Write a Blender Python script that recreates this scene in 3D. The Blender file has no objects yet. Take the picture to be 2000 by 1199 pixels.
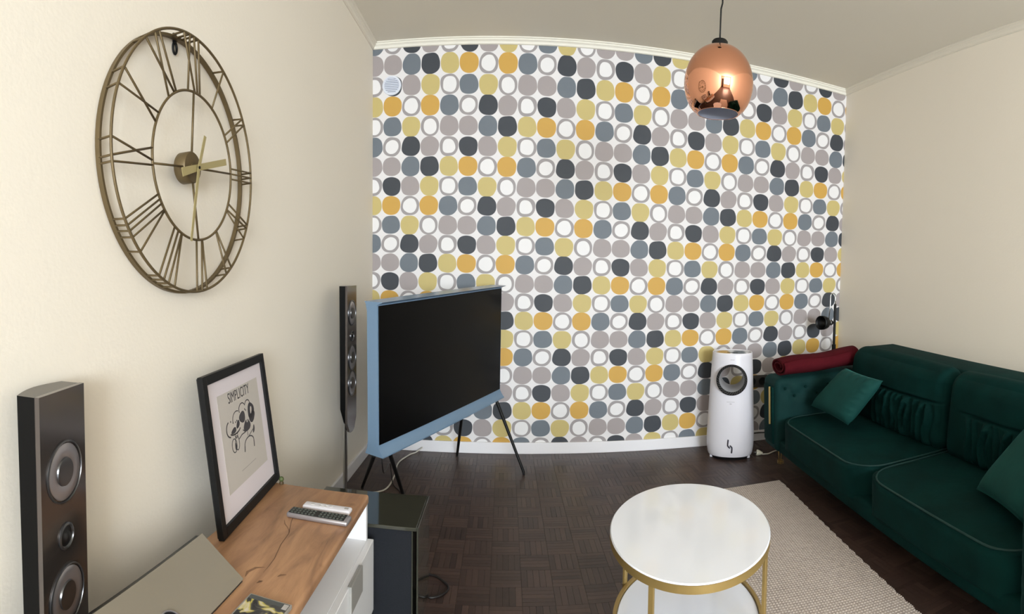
import bpy, bmesh, math, random
from mathutils import Vector, Matrix
random.seed(7)
PI = math.pi
sc = bpy.context.scene
C = sc.collection

# ------------------------------------------------------------------ camera, world, lights, exposure
F, CY, CAMZ = 1074.0, 580.064, 1.1905
R = Matrix(((0.99982734, 0.01394824, -0.01227751), (-0.01341373, 0.99900256, 0.04259066), (0.01285933, -0.04241862, 0.99901717)))
cam = bpy.data.cameras.new('camera')
cam.type = 'PANO'
cam.panorama_type = 'CENTRAL_CYLINDRICAL'
cam.central_cylindrical_radius = 1.0
cam.central_cylindrical_range_u_min = -1000.0 / F
cam.central_cylindrical_range_u_max = 1000.0 / F
cam.central_cylindrical_range_v_min = (CY - 1199.0) / F
cam.central_cylindrical_range_v_max = CY / F
cam.clip_start = 0.02
co = bpy.data.objects.new('camera', cam); C.objects.link(co)
right, fwd, up = R.col[0], R.col[1], R.col[2]
m = Matrix((right, up, -fwd)).transposed().to_4x4(); m.translation = (0, 0, CAMZ)
co.matrix_world = m
sc.camera = co

w = bpy.data.worlds.new('world'); sc.world = w; w.use_nodes = True
w.node_tree.nodes['Background'].inputs[0].default_value = (0.75, 0.87, 1.0, 1)
w.node_tree.nodes['Background'].inputs[1].default_value = 1.6

def area(name, loc, rot, sx, sy, power, col):
    l = bpy.data.lights.new(name, 'AREA'); l.shape = 'RECTANGLE'; l.size = sx; l.size_y = sy
    l.energy = power; l.color = col
    o = bpy.data.objects.new(name, l); o.location = loc; o.rotation_euler = rot; C.objects.link(o); return o
# daylight standing in the window opening behind the camera
area('daylight', (1.15, -4.53, 1.60), (PI / 2, 0, 0), 1.96, 1.64, 205, (0.85, 0.935, 1.0))

sc.view_settings.view_transform = 'Standard'
sc.view_settings.look = 'None'
sc.view_settings.gamma = 1.0
sc.view_settings.use_curve_mapping = False
sc.view_settings.exposure = 0.9
sc.cycles.max_bounces = 8
sc.cycles.diffuse_bounces = 5

# ------------------------------------------------------------------ helpers
def s2l(c):
    return tuple(((v / 255) / 12.92 if v / 255 <= 0.04045 else ((v / 255 + 0.055) / 1.055) ** 2.4) for v in c)

def mat(name, col, rough=0.5, metal=0.0, srgb=True, noise=None, bump=None, sheen=0, coat=0, spec=0.5, emis=None, alpha=None):
    """procedural principled material; noise=(scale, amount, stretch) colour mottling, bump=(scale, strength, stretch)"""
    mt = bpy.data.materials.new(name); mt.use_nodes = True
    nt = mt.node_tree; N = nt.nodes; L = nt.links
    b = N['Principled BSDF']
    c = s2l(col) if srgb else col
    b.inputs['Base Color'].default_value = (*c, 1)
    b.inputs['Roughness'].default_value = rough
    b.inputs['Metallic'].default_value = metal
    b.inputs['Specular IOR Level'].default_value = spec
    if sheen:
        b.inputs['Sheen Weight'].default_value = sheen
        b.inputs['Sheen Roughness'].default_value = 0.35
        b.inputs['Sheen Tint'].default_value = (*[min(1, v * 6 + 0.02) for v in c], 1)
    if coat: b.inputs['Coat Weight'].default_value = coat; b.inputs['Coat Roughness'].default_value = 0.03
    tc = N.new('ShaderNodeTexCoord')
    def nz(scale, stretch, det=4):
        mp = N.new('ShaderNodeMapping'); mp.inputs['Scale'].default_value = stretch
        L.new(tc.outputs['Object'], mp.inputs[0])
        n = N.new('ShaderNodeTexNoise'); n.inputs['Scale'].default_value = scale; n.inputs['Detail'].default_value = det
        L.new(mp.outputs[0], n.inputs['Vector']); return n
    if noise:
        n = nz(noise[0], noise[2] if len(noise) > 2 else (1, 1, 1))
        mx = N.new('ShaderNodeMix'); mx.data_type = 'RGBA'
        a = noise[1]
        mx.inputs['A'].default_value = (*[v * (1 - a) for v in c], 1)
        mx.inputs['B'].default_value = (*[min(1, v * (1 + a)) for v in c], 1)
        L.new(n.outputs['Fac'], mx.inputs['Factor']); L.new(mx.outputs['Result'], b.inputs['Base Color'])
    if bump:
        n = nz(bump[0], bump[2] if len(bump) > 2 else (1, 1, 1))
        bp = N.new('ShaderNodeBump'); bp.inputs['Strength'].default_value = bump[1]; bp.inputs['Distance'].default_value = 0.01
        L.new(n.outputs['Fac'], bp.inputs['Height']); L.new(bp.outputs[0], b.inputs['Normal'])
    return mt

def tag(o, label=None, cat=None, group=None, kind=None):
    if label: o['label'] = label
    if cat: o['category'] = cat
    if group: o['group'] = group
    if kind: o['kind'] = kind
    return o

def thing(name, label, cat, loc=(0, 0, 0), rotz=0, group=None):
    o = bpy.data.objects.new(name, None); C.objects.link(o)
    o.location = loc; o.rotation_euler = (0, 0, rotz); o.empty_display_size = 0.1
    return tag(o, label, cat, group)

def obj(name, bm, mt, parent=None, smooth=False, world=False, label=None):
    """link bm as one object; vertices are local to parent unless world=True"""
    me = bpy.data.meshes.new(name); bm.normal_update(); bm.to_mesh(me); bm.free()
    for x in (mt if isinstance(mt, (list, tuple)) else [mt]): me.materials.append(x)
    if smooth:
        for p in me.polygons: p.use_smooth = True
        if smooth != 'all':
            try: me.set_sharp_from_angle(angle=math.radians(smooth if smooth is not True else 40))
            except Exception: pass
    o = bpy.data.objects.new(name, me); C.objects.link(o)
    if parent is not None:
        o.parent = parent
        if world:
            o.matrix_parent_inverse = parent_matrix(parent).inverted()
    if label: o['label'] = label
    return o

def parent_matrix(p):
    mm = Matrix.Translation(p.location) @ p.rotation_euler.to_matrix().to_4x4()
    if p.parent: mm = parent_matrix(p.parent) @ p.matrix_parent_inverse @ mm
    return mm

def copy(o, parent=None):
    c = o.copy(); C.objects.link(c)
    if parent is not None: c.parent = parent
    return c

def box(bm, x0, y0, z0, x1, y1, z1, bev=0, seg=2, M=None):
    r = bmesh.ops.create_cube(bm, size=1.0)
    vs = r['verts']
    for v in vs:
        v.co = Vector(((x0 + x1) / 2 + v.co.x * (x1 - x0), (y0 + y1) / 2 + v.co.y * (y1 - y0), (z0 + z1) / 2 + v.co.z * (z1 - z0)))
    if bev:
        es = list({e for v in vs for e in v.link_edges})
        rr = bmesh.ops.bevel(bm, geom=es, offset=bev, segments=seg, affect='EDGES', profile=0.5)
        vs = list({v for f in rr['faces'] for v in f.verts} | {v for v in vs if v.is_valid})
    if M is not None:
        for v in vs: v.co = M @ v.co
    return vs

def tube(bm, pts, r, n=8, closed=False, cap=True):
    """sweep a round section along pts; r number or list"""
    pts = [Vector(p) for p in pts]
    k = len(pts); rr = r if isinstance(r, (list, tuple)) else [r] * k
    rings = []; prev = None
    for i, p in enumerate(pts):
        if closed: t = (pts[(i + 1) % k] - pts[i - 1]).normalized()
        else: t = (pts[min(i + 1, k - 1)] - pts[max(i - 1, 0)]).normalized()
        if prev is None:
            a = Vector((0, 0, 1)) if abs(t.z) < 0.9 else Vector((1, 0, 0))
            u = t.cross(a).normalized()
        else:
            u = (prev - t * prev.dot(t)).normalized()
        prev = u; v = t.cross(u)
        rings.append([bm.verts.new(p + (u * math.cos(2 * PI * j / n) + v * math.sin(2 * PI * j / n)) * rr[i]) for j in range(n)])
    m_ = k if closed else k - 1
    for i in range(m_):
        a, b = rings[i], rings[(i + 1) % k]
        for j in range(n):
            bm.faces.new((a[j], a[(j + 1) % n], b[(j + 1) % n], b[j]))
    if not closed and cap:
        bm.faces.new(rings[0][::-1]); bm.faces.new(rings[-1])

def lathe(bm, prof, n=48, M=None, close=False):
    """prof = [(r, z)...] round local z; M places it"""
    rings = []
    for r, z in prof:
        if r < 1e-6: rings.append([bm.verts.new((0, 0, z))])
        else: rings.append([bm.verts.new((r * math.cos(2 * PI * j / n), r * math.sin(2 * PI * j / n), z)) for j in range(n)])
    for a, b in zip(rings[:-1], rings[1:]):
        for j in range(n):
            j2 = (j + 1) % n
            if len(a) == 1 and len(b) == 1: continue
            if len(a) == 1: bm.faces.new((a[0], b[j], b[j2]))
            elif len(b) == 1: bm.faces.new((a[j], a[j2], b[0]))
            else: bm.faces.new((a[j], a[j2], b[j2], b[j]))
    if M is not None:
        for rg in rings:
            for v in rg: v.co = M @ v.co
    bmesh.ops.recalc_face_normals(bm, faces=bm.faces[:])

def prism(bm, poly, h0, h1, M=None):
    """poly [(a,b)] extruded along local z from h0 to h1"""
    lo = [bm.verts.new((a, b, h0)) for a, b in poly]; hi = [bm.verts.new((a, b, h1)) for a, b in poly]
    fs = [bm.faces.new(lo[::-1]), bm.faces.new(hi)]
    n = len(poly)
    for i in range(n): fs.append(bm.faces.new((lo[i], lo[(i + 1) % n], hi[(i + 1) % n], hi[i])))
    if M is not None:
        for v in lo + hi: v.co = M @ v.co
    bmesh.ops.recalc_face_normals(bm, faces=fs)
    return lo + hi

def new(): return bmesh.new()

def rbox(sx, sy, sz, n=14, r=0.04, puff=(0, 0, 0), func=None, even=False):
    """soft rounded box (a cushion) centred on the origin"""
    bm = bmesh.new()
    bmesh.ops.create_cube(bm, size=2.0)
    bmesh.ops.subdivide_edges(bm, edges=bm.edges[:], cuts=n, use_grid_fill=True)
    h = Vector((sx / 2, sy / 2, sz / 2))
    for v in bm.verts:
        u = v.co.copy()
        # denser towards rims
        q = u.copy() if even else Vector([math.sin(c * PI / 2) if abs(c) < 1 else c for c in u])
        p = Vector((q.x * h.x, q.y * h.y, q.z * h.z))
        inner = Vector([max(-(h[i] - r), min(h[i] - r, p[i])) for i in range(3)])
        d = p - inner
        if d.length > 1e-9: p = inner + d.normalized() * min(r, d.length) if d.length > r else inner + d
        fx, fy, fz = [1 - c * c for c in q]
        p.x += math.copysign(puff[0] * max(0, fy) * max(0, fz), q.x) * abs(q.x)
        p.y += math.copysign(puff[1] * max(0, fx) * max(0, fz), q.y) * abs(q.y)
        p.z += math.copysign(puff[2] * max(0, fx) * max(0, fy), q.z) * abs(q.z)
        if func: p = func(p, q)
        v.co = p
    return bm

def align(zdir, xdir, loc):
    z = Vector(zdir).normalized(); x = Vector(xdir); x = (x - z * x.dot(z)).normalized(); y = z.cross(x)
    mm = Matrix((x, y, z)).transposed().to_4x4(); mm.translation = loc; return mm

# ------------------------------------------------------------------ materials
M = {}
M['wall'] = mat('wall_paint', (241, 233, 220), 0.75, noise=(1.2, 0.02, (1, 1, 0.3)), bump=(90, 0.06))
M['ceiling'] = mat('ceiling_paint', (229, 223, 210), 0.8, noise=(1.0, 0.02), bump=(60, 0.04))
M['trim'] = mat('white_trim', (240, 236, 224), 0.45)
M['base'] = mat('baseboard_white', (236, 234, 238), 0.4)
M['wood'] = None
M['black'] = mat('black_metal', (10, 10, 11), 0.5, spec=0.3)
M['blackplastic'] = mat('black_plastic', (12, 12, 14), 0.45)
M['chrome'] = mat('chrome', (200, 202, 204), 0.12, 1.0)
M['white'] = mat('white_board', (226, 226, 228), 0.35)
M['whiteplastic'] = mat('white_plastic', (226, 224, 232), 0.28)
M['gold'] = mat('brushed_gold', (164, 138, 84), 0.4, 0.55, noise=(40, 0.05))
M['brass'] = mat('antique_brass', (104, 88, 60), 0.5, 0.45, noise=(14, 0.18))
M['brasslight'] = mat('pale_brass', (178, 164, 116), 0.42, 0.4, noise=(20, 0.05))
M['copper'] = mat('polished_copper', (238, 172, 140), 0.035, 1.0)
M['innerlilac'] = mat('lamp_lining', (222, 228, 246), 0.4)
M['smoke'] = mat('smoked_chrome_face', (104, 98, 96), 0.16, 0.8)
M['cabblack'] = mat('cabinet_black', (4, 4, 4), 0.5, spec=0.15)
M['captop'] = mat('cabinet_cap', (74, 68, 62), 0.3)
M['silver'] = mat('silver_cone', (172, 168, 172), 0.3, 0.7)
M['darksilver'] = mat('dark_silver', (112, 112, 114), 0.28, 0.9)
M['velvet'] = mat('velvet', (2, 40, 38), 0.8, noise=(7, 0.55), bump=(30, 0.12), sheen=0.04, spec=0.1)
M['velvetlight'] = mat('velvet_cushion', (16, 64, 60), 0.8, noise=(8, 0.3), bump=(40, 0.1), sheen=0.2, spec=0.2)
M['velvetarm_lit'] = mat('velvet_arm_lit', (7, 46, 45), 0.8, noise=(7, 0.35), bump=(30, 0.12), sheen=0.15, spec=0.2)  # sofa velvet lightened, light on the arms' inner sides put into the colour
M['velvetpipe'] = mat('velvet_piping', (6, 50, 48), 0.7, sheen=0.1)
M['blanket'] = mat('red_fleece', (76, 17, 25), 0.95, noise=(30, 0.12), bump=(120, 0.25), spec=0.1)
M['blue'] = mat('blue_lacquer', (110, 136, 162), 0.24, noise=(2, 0.02))
M['screen'] = mat('screen_glass', (5, 5, 5), 0.3, spec=0.12)
M['glassblack'] = mat('black_glass', (56, 56, 48), 0.08, coat=0.6)
M['navy'] = mat('navy_speaker_cloth', (12, 16, 24), 0.9, bump=(300, 0.3))
M['tabletop'] = mat('white_stone', (238, 241, 250), 0.12, noise=(5, 0.02), coat=0.3)
M['cable_white'] = mat('white_cable', (206, 202, 192), 0.5)
M['cable_black'] = mat('black_cable', (18, 12, 12), 0.5)
M['ivory'] = mat('ivory_plug', (226, 222, 202), 0.4)
M['mat_board'] = mat('white_mount', (222, 214, 220), 0.6)
M['paper'] = mat('grey_paper', (196, 190, 184), 0.7, noise=(8, 0.03))
M['ink'] = mat('ink', (66, 64, 68), 0.7)
M['inklight'] = mat('faint_ink', (150, 146, 142), 0.7)
M['green'] = mat('dark_green', (74, 84, 46), 0.6)
M['darkwood'] = mat('dark_door', (58, 38, 30), 0.4)
M['greymetal'] = mat('grey_handle', (150, 148, 144), 0.5)
M['vent'] = mat('vent_plastic', (222, 226, 238), 0.5)
M['ventdark'] = mat('vent_gap', (168, 174, 190), 0.7)
M['greyplastic'] = mat('grey_plastic', (112, 110, 108), 0.4)
M['socket'] = mat('socket_grey', (70, 68, 66), 0.4)
M['label'] = mat('paper_label', (176, 172, 170), 0.6)

def wood_mat():
    mt = bpy.data.materials.new('oak_top'); mt.use_nodes = True
    nt = mt.node_tree; N = nt.nodes; L = nt.links; b = N['Principled BSDF']
    tc = N.new('ShaderNodeTexCoord')
    def noise(scale, st, det=6, rough=0.6, dist=0.0):
        mp = N.new('ShaderNodeMapping'); mp.inputs['Scale'].default_value = st
        L.new(tc.outputs['Object'], mp.inputs[0]); n = N.new('ShaderNodeTexNoise')
        n.inputs['Scale'].default_value = scale; n.inputs['Detail'].default_value = det
        n.inputs['Roughness'].default_value = rough; n.inputs['Distortion'].default_value = dist
        L.new(mp.outputs[0], n.inputs['Vector']); return n
    a = noise(5, (4.2, 0.7, 1), 5, 0.6, 0.9)
    r = N.new('ShaderNodeValToRGB'); cr = r.color_ramp
    cols = [(0.28, (132, 98, 72)), (0.42, (164, 122, 90)), (0.56, (182, 138, 102)), (0.75, (194, 150, 112))]
    cr.elements[0].position = cols[0][0]; cr.elements[0].color = (*s2l(cols[0][1]), 1)
    cr.elements[1].position = cols[-1][0]; cr.elements[1].color = (*s2l(cols[-1][1]), 1)
    for p, c in cols[1:-1]:
        e = cr.elements.new(p); e.color = (*s2l(c), 1)
    L.new(a.outputs['Fac'], r.inputs[0])
    f = noise(60, (6, 0.5, 1), 3)
    mx = N.new('ShaderNodeMix'); mx.data_type = 'RGBA'; mx.blend_type = 'MULTIPLY'
    r2 = N.new('ShaderNodeValToRGB'); r2.color_ramp.elements[0].color = (0.72, 0.7, 0.68, 1); r2.color_ramp.elements[1].position = 0.6
    L.new(f.outputs['Fac'], r2.inputs[0]); mx.inputs['Factor'].default_value = 0.6
    L.new(r.outputs[0], mx.inputs['A']); L.new(r2.outputs[0], mx.inputs['B'])
    # knots and the dark crack
    k = noise(7, (1.0, 1.0, 1), 2); k2 = N.new('ShaderNodeValToRGB')
    k2.color_ramp.elements[0].position = 0.70; k2.color_ramp.elements[0].color = (1, 1, 1, 1)
    k2.color_ramp.elements[1].position = 0.78; k2.color_ramp.elements[1].color = (0.45, 0.36, 0.28, 1)
    L.new(k.outputs['Fac'], k2.inputs[0])
    m2 = N.new('ShaderNodeMix'); m2.data_type = 'RGBA'; m2.blend_type = 'MULTIPLY'; m2.inputs['Factor'].default_value = 1
    L.new(mx.outputs['Result'], m2.inputs['A']); L.new(k2.outputs[0], m2.inputs['B'])
    L.new(m2.outputs['Result'], b.inputs['Base Color'])
    b.inputs['Roughness'].default_value = 0.42
    return mt
M['wood'] = wood_mat()

def floor_mat():
    mt = bpy.data.materials.new('parquet'); mt.use_nodes = True
    nt = mt.node_tree; N = nt.nodes; L = nt.links; b = N['Principled BSDF']
    at = N.new('ShaderNodeAttribute'); at.attribute_name = 'tone'
    geo = N.new('ShaderNodeNewGeometry')
    n = N.new('ShaderNodeTexNoise'); n.inputs['Scale'].default_value = 55; n.inputs['Detail'].default_value = 3
    L.new(geo.outputs['Position'], n.inputs['Vector'])
    n2 = N.new('ShaderNodeTexNoise'); n2.inputs['Scale'].default_value = 1.3; L.new(geo.outputs['Position'], n2.inputs['Vector'])
    ad = N.new('ShaderNodeMath'); ad.operation = 'MULTIPLY_ADD'; ad.inputs[1].default_value = 0.5
    L.new(n.outputs['Fac'], ad.inputs[0])
    ad2 = N.new('ShaderNodeMath'); ad2.operation = 'MULTIPLY_ADD'; ad2.inputs[1].default_value = 0.5
    L.new(at.outputs['Fac'], ad2.inputs[0]); L.new(ad2.outputs[0], ad.inputs[2]); ad2.inputs[2].default_value = 0.0
    r = N.new('ShaderNodeValToRGB'); cr = r.color_ramp
    cr.elements[0].position = 0.1; cr.elements[0].color = (*s2l((44, 32, 29)), 1)
    cr.elements[1].position = 0.9; cr.elements[1].color = (*s2l((80, 61, 54)), 1)
    L.new(ad.outputs[0], r.inputs[0]); L.new(r.outputs[0], b.inputs['Base Color'])
    rr = N.new('ShaderNodeMapRange'); rr.inputs['To Min'].default_value = 0.3; rr.inputs['To Max'].default_value = 0.5
    L.new(n2.outputs['Fac'], rr.inputs['Value']); L.new(rr.outputs[0], b.inputs['Roughness'])
    return mt
M['floor'] = floor_mat()

def rug_mat():
    mt = bpy.data.materials.new('woven_rug'); mt.use_nodes = True
    nt = mt.node_tree; N = nt.nodes; L = nt.links; b = N['Principled BSDF']
    tc = N.new('ShaderNodeTexCoord')
    mp = N.new('ShaderNodeMapping'); mp.inputs['Rotation'].default_value = (0, 0, 0.14); L.new(tc.outputs['Object'], mp.inputs[0])
    w1 = N.new('ShaderNodeTexWave'); w1.bands_direction = 'Y'; w1.inputs['Scale'].default_value = 22; w1.inputs['Distortion'].default_value = 1.2
    w1.inputs['Detail Scale'].default_value = 14
    w2 = N.new('ShaderNodeTexWave'); w2.bands_direction = 'X'; w2.inputs['Scale'].default_value = 26; w2.inputs['Distortion'].default_value = 1.5
    w2.inputs['Detail Scale'].default_value = 10
    for x in (w1, w2): L.new(mp.outputs[0], x.inputs['Vector'])
    mu = N.new('ShaderNodeMath'); mu.operation = 'MULTIPLY'; L.new(w1.outputs['Fac'], mu.inputs[0]); L.new(w2.outputs['Fac'], mu.inputs[1])
    n = N.new('ShaderNodeTexNoise'); n.inputs['Scale'].default_value = 60; L.new(tc.outputs['Object'], n.inputs['Vector'])
    ad = N.new('ShaderNodeMath'); ad.operation = 'MULTIPLY_ADD'; ad.inputs[1].default_value = 0.5; L.new(n.outputs['Fac'], ad.inputs[0]); L.new(mu.outputs[0], ad.inputs[2])
    r = N.new('ShaderNodeValToRGB'); cr = r.color_ramp
    cr.elements[0].position = 0.2; cr.elements[0].color = (*s2l((166, 153, 145)), 1)
    cr.elements[1].position = 0.8; cr.elements[1].color = (*s2l((218, 206, 198)), 1)
    L.new(ad.outputs[0], r.inputs[0]); L.new(r.outputs[0], b.inputs['Base Color'])
    bp = N.new('ShaderNodeBump'); bp.inputs['Strength'].default_value = 0.6; bp.inputs['Distance'].default_value = 0.004
    L.new(ad.outputs[0], bp.inputs['Height']); L.new(bp.outputs[0], b.inputs['Normal'])
    b.inputs['Roughness'].default_value = 0.95
    return mt
M['rug'] = rug_mat()

def wallpaper_mat():
    """printed retro dots: a grid of rounded blobs whose colours repeat every 20 along a row, 5 rows down"""
    mt = bpy.data.materials.new('dot_wallpaper'); mt.use_nodes = True
    nt = mt.node_tree; N = nt.nodes; L = nt.links; b = N['Principled BSDF']
    def val(v):
        return v
    def mth(op, a, bb=None, c=None):
        n = N.new('ShaderNodeMath'); n.operation = op
        for k, v in enumerate((a, bb, c)):
            if v is None: continue
            if isinstance(v, (int, float)): n.inputs[k].default_value = v
            else: L.new(v, n.inputs[k])
        return n.outputs[0]
    tc = N.new('ShaderNodeTexCoord'); sp = N.new('ShaderNodeSeparateXYZ'); L.new(tc.outputs['Object'], sp.inputs[0])
    x = mth('SUBTRACT', sp.outputs['X'], 0.7); z = mth('SUBTRACT', sp.outputs['Z'], 1.3)
    xx = mth('MULTIPLY', x, x); zz = mth('MULTIPLY', z, z); xz = mth('MULTIPLY', x, z)
    # slightly uneven hanging of the paper
    tt = (z, zz, mth('MULTIPLY', zz, z), x, xz, mth('MULTIPLY', xz, z), xx, mth('MULTIPLY', xx, z), mth('MULTIPLY', xx, x))
    def poly(c):
        r = mth('MULTIPLY_ADD', z, c[1], c[0])
        for t, k in zip(tt[1:], c[2:]): r = mth('MULTIPLY_ADD', t, k, r)
        return r
    u = poly((12.461705, -0.025097, 0.018442, -0.001829, 7.845066, -0.008279, -0.003211, 0.009309, -0.051327, 0.011941))
    v = poly((9.550753, -8.105243, 0.268396, 0.022133, -0.024469, -0.101284, 0.03411, 0.072859, -0.035008, 0.022372))
    i = mth('FLOOR', mth('ADD', u, 0.5)); j = mth('FLOOR', mth('ADD', v, 0.5))
    fu = mth('SUBTRACT', u, i); fv = mth('SUBTRACT', v, j)
    k = mth('FLOORED_MODULO', mth('ADD', i, mth('MULTIPLY', j, 12.0)), 20.0)
    # hand-drawn wobble, the same for every repeat of a motif
    cv = N.new('ShaderNodeCombineXYZ'); L.new(mth('MULTIPLY_ADD', k, 3.7, fu), cv.inputs[0]); L.new(fv, cv.inputs[1])
    n = N.new('ShaderNodeTexNoise'); n.inputs['Scale'].default_value = 1.7; n.inputs['Detail'].default_value = 0.5
    L.new(cv.outputs[0], n.inputs['Vector'])
    cs = N.new('ShaderNodeSeparateColor'); L.new(n.outputs['Color'], cs.inputs[0])
    fu2 = mth('ADD', fu, mth('MULTIPLY', mth('SUBTRACT', cs.outputs[0], 0.5), 0.10))
    fv2 = mth('ADD', fv, mth('MULTIPLY', mth('SUBTRACT', cs.outputs[1], 0.5), 0.10))
    fu3 = mth('ADD', fu, mth('MULTIPLY', mth('SUBTRACT', cs.outputs[2], 0.5), 0.14))
    fv3 = mth('ADD', fv, mth('MULTIPLY', mth('SUBTRACT', cs.outputs[0], 0.5), 0.14))
    def sup(a, bb, ra, rb, p):
        s = mth('ADD', mth('POWER', mth('DIVIDE', mth('ABSOLUTE', a), ra), p), mth('POWER', mth('DIVIDE', mth('ABSOLUTE', bb), rb), p))
        mr = N.new('ShaderNodeMapRange'); mr.inputs['From Min'].default_value = 0.95; mr.inputs['From Max'].default_value = 1.03
        mr.inputs['To Min'].default_value = 1.0; mr.inputs['To Max'].default_value = 0.0
        L.new(s, mr.inputs['Value']); return mr.outputs[0]
    outer = sup(fu2, fv2, 0.487, 0.496, 2.28)
    inner = sup(fu3, fv3, 0.350, 0.374, 2.3)
    G, B, D, Y, O, RR = (163, 154, 154), (108, 116, 125), (57, 61, 68), (198, 180, 117), (204, 160, 74), (158, 152, 153)
    seq = 'GGBDYORO' + 'BRDGRDGYRBYR'
    cm = dict(G=G, B=B, D=D, Y=Y, O=O, R=RR)
    rp = N.new('ShaderNodeValToRGB'); cr = rp.color_ramp; cr.interpolation = 'CONSTANT'
    for q, ch in enumerate(seq):
        e = cr.elements[0] if q == 0 else (cr.elements[1] if q == 1 else cr.elements.new(q / 20))
        e.position = q / 20; e.color = (*s2l(cm[ch]), 0.0 if ch == 'R' else 1.0)
    L.new(mth('DIVIDE', mth('ADD', k, 0.5), 20.0), rp.inputs[0])
    isring = mth('SUBTRACT', 1.0, rp.outputs['Alpha'])
    bgc = (*s2l((230, 227, 228)), 1)
    m1 = N.new('ShaderNodeMix'); m1.data_type = 'RGBA'; m1.inputs['A'].default_value = bgc
    L.new(outer, m1.inputs['Factor']); L.new(rp.outputs['Color'], m1.inputs['B'])
    m2 = N.new('ShaderNodeMix'); m2.data_type = 'RGBA'; m2.inputs['B'].default_value = (*s2l((234, 232, 233)), 1)
    L.new(m1.outputs['Result'], m2.inputs['A']); L.new(mth('MULTIPLY', isring, inner), m2.inputs['Factor'])
    L.new(m2.outputs['Result'], b.inputs['Base Color'])
    # canvas-like embossing
    n3 = N.new('ShaderNodeTexNoise'); n3.inputs['Scale'].default_value = 60
    mp = N.new('ShaderNodeMapping'); mp.inputs['Scale'].default_value = (6, 1, 0.6); L.new(tc.outputs['Object'], mp.inputs[0]); L.new(mp.outputs[0], n3.inputs['Vector'])
    bp = N.new('ShaderNodeBump'); bp.inputs['Strength'].default_value = 0.08; bp.inputs['Distance'].default_value = 0.005
    L.new(n3.outputs['Fac'], bp.inputs['Height']); L.new(bp.outputs[0], b.inputs['Normal'])
    b.inputs['Roughness'].default_value = 0.6
    return mt
M['paperwall'] = wallpaper_mat()

# ------------------------------------------------------------------ room shell
LX, RX, BY, NY, CZ = -0.881, 2.515, 3.6, -4.6, 2.70
def struct(name, bm, mt, **k):
    return tag(obj(name, bm, mt, **k), kind='structure')
bm = new(); box(bm, LX - 0.1, BY, -0.03, RX + 0.1, BY + 0.1, CZ); struct('wall_back', bm, M['paperwall'])
bm = new(); box(bm, RX, NY, -0.03, RX + 0.1, BY, CZ); struct('wall_right', bm, M['wall'])
# left wall with a window opening far behind the camera, near wall with a wide window opening
def wall_with_hole(name, axis, pos, a0, a1, hole, thick):
    h0, h1, z0, z1 = hole; bm = new()
    def bx(a, b, c, d):
        if axis == 'x': box(bm, min(pos, pos + thick), a, c, max(pos, pos + thick), b, d)
        else: box(bm, a, min(pos, pos + thick), c, b, max(pos, pos + thick), d)
    bx(a0, h0, -0.03, CZ); bx(h1, a1, -0.03, CZ); bx(h0, h1, -0.03, z0); bx(h0, h1, z1, CZ)
    struct(name, bm, M['wall'])
bm = new(); box(bm, LX - 0.1, NY, -0.03, LX, BY, CZ); struct('wall_left', bm, M['wall'])
wall_with_hole('wall_near', 'y', NY, LX - 0.1, RX + 0.1, (0.15, 2.15, 0.75, 2.45), -0.12)
bm = new(); box(bm, LX - 0.1, NY - 0.12, CZ, RX + 0.1, BY + 0.1, CZ + 0.08); struct('ceiling', bm, M['ceiling'])
# near window: frame, mullions, glass panes
M['pane'] = bpy.data.materials.new('window_glass'); M['pane'].use_nodes = True
b = M['pane'].node_tree.nodes['Principled BSDF']; b.inputs['Transmission Weight'].default_value = 1; b.inputs['Roughness'].default_value = 0; b.inputs['IOR'].default_value = 1.02
bm = new()
for x0, x1, z0, z1 in ((0.15, 0.21, 0.75, 2.45), (2.09, 2.15, 0.75, 2.45), (0.21, 2.09, 0.75, 0.81), (0.21, 2.09, 2.39, 2.45), (1.12, 1.18, 0.81, 2.39)):
    box(bm, x0, NY - 0.09, z0, x1, NY - 0.03, z1, 0.004)
wf = struct('window_1', bm, M['base'])
for x0, x1 in ((0.21, 1.12), (1.18, 2.09)):
    bm = new(); box(bm, x0, NY - 0.064, 0.81, x1, NY - 0.058, 2.39); obj('window_pane', bm, M['pane'], wf)
bm = new(); box(bm, 0.10, NY - 0.02, 0.71, 2.20, NY + 0.06, 0.75, 0.005); obj('window_sill', bm, M['base'], wf)
# door in the near wall, left of the window
bm = new(); box(bm, -0.72, NY, 0.0, -0.02, NY + 0.03, 2.05, 0.003)
d = struct('door_1', bm, M['darkwood'])
bm = new(); box(bm, -0.78, NY, 0, -0.72, NY + 0.04, 2.11, 0.003); box(bm, -0.02, NY, 0, 0.04, NY + 0.04, 2.11, 0.003); box(bm, -0.72, NY, 2.05, -0.02, NY + 0.04, 2.11, 0.003)
obj('door_frame', bm, M['base'], d)
bm = new(); tube(bm, [(-0.12, NY + 0.03, 1.02), (-0.12, NY + 0.07, 1.02), (-0.22, NY + 0.07, 1.02)], 0.009); obj('door_handle', bm, M['chrome'], d, True)

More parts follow.
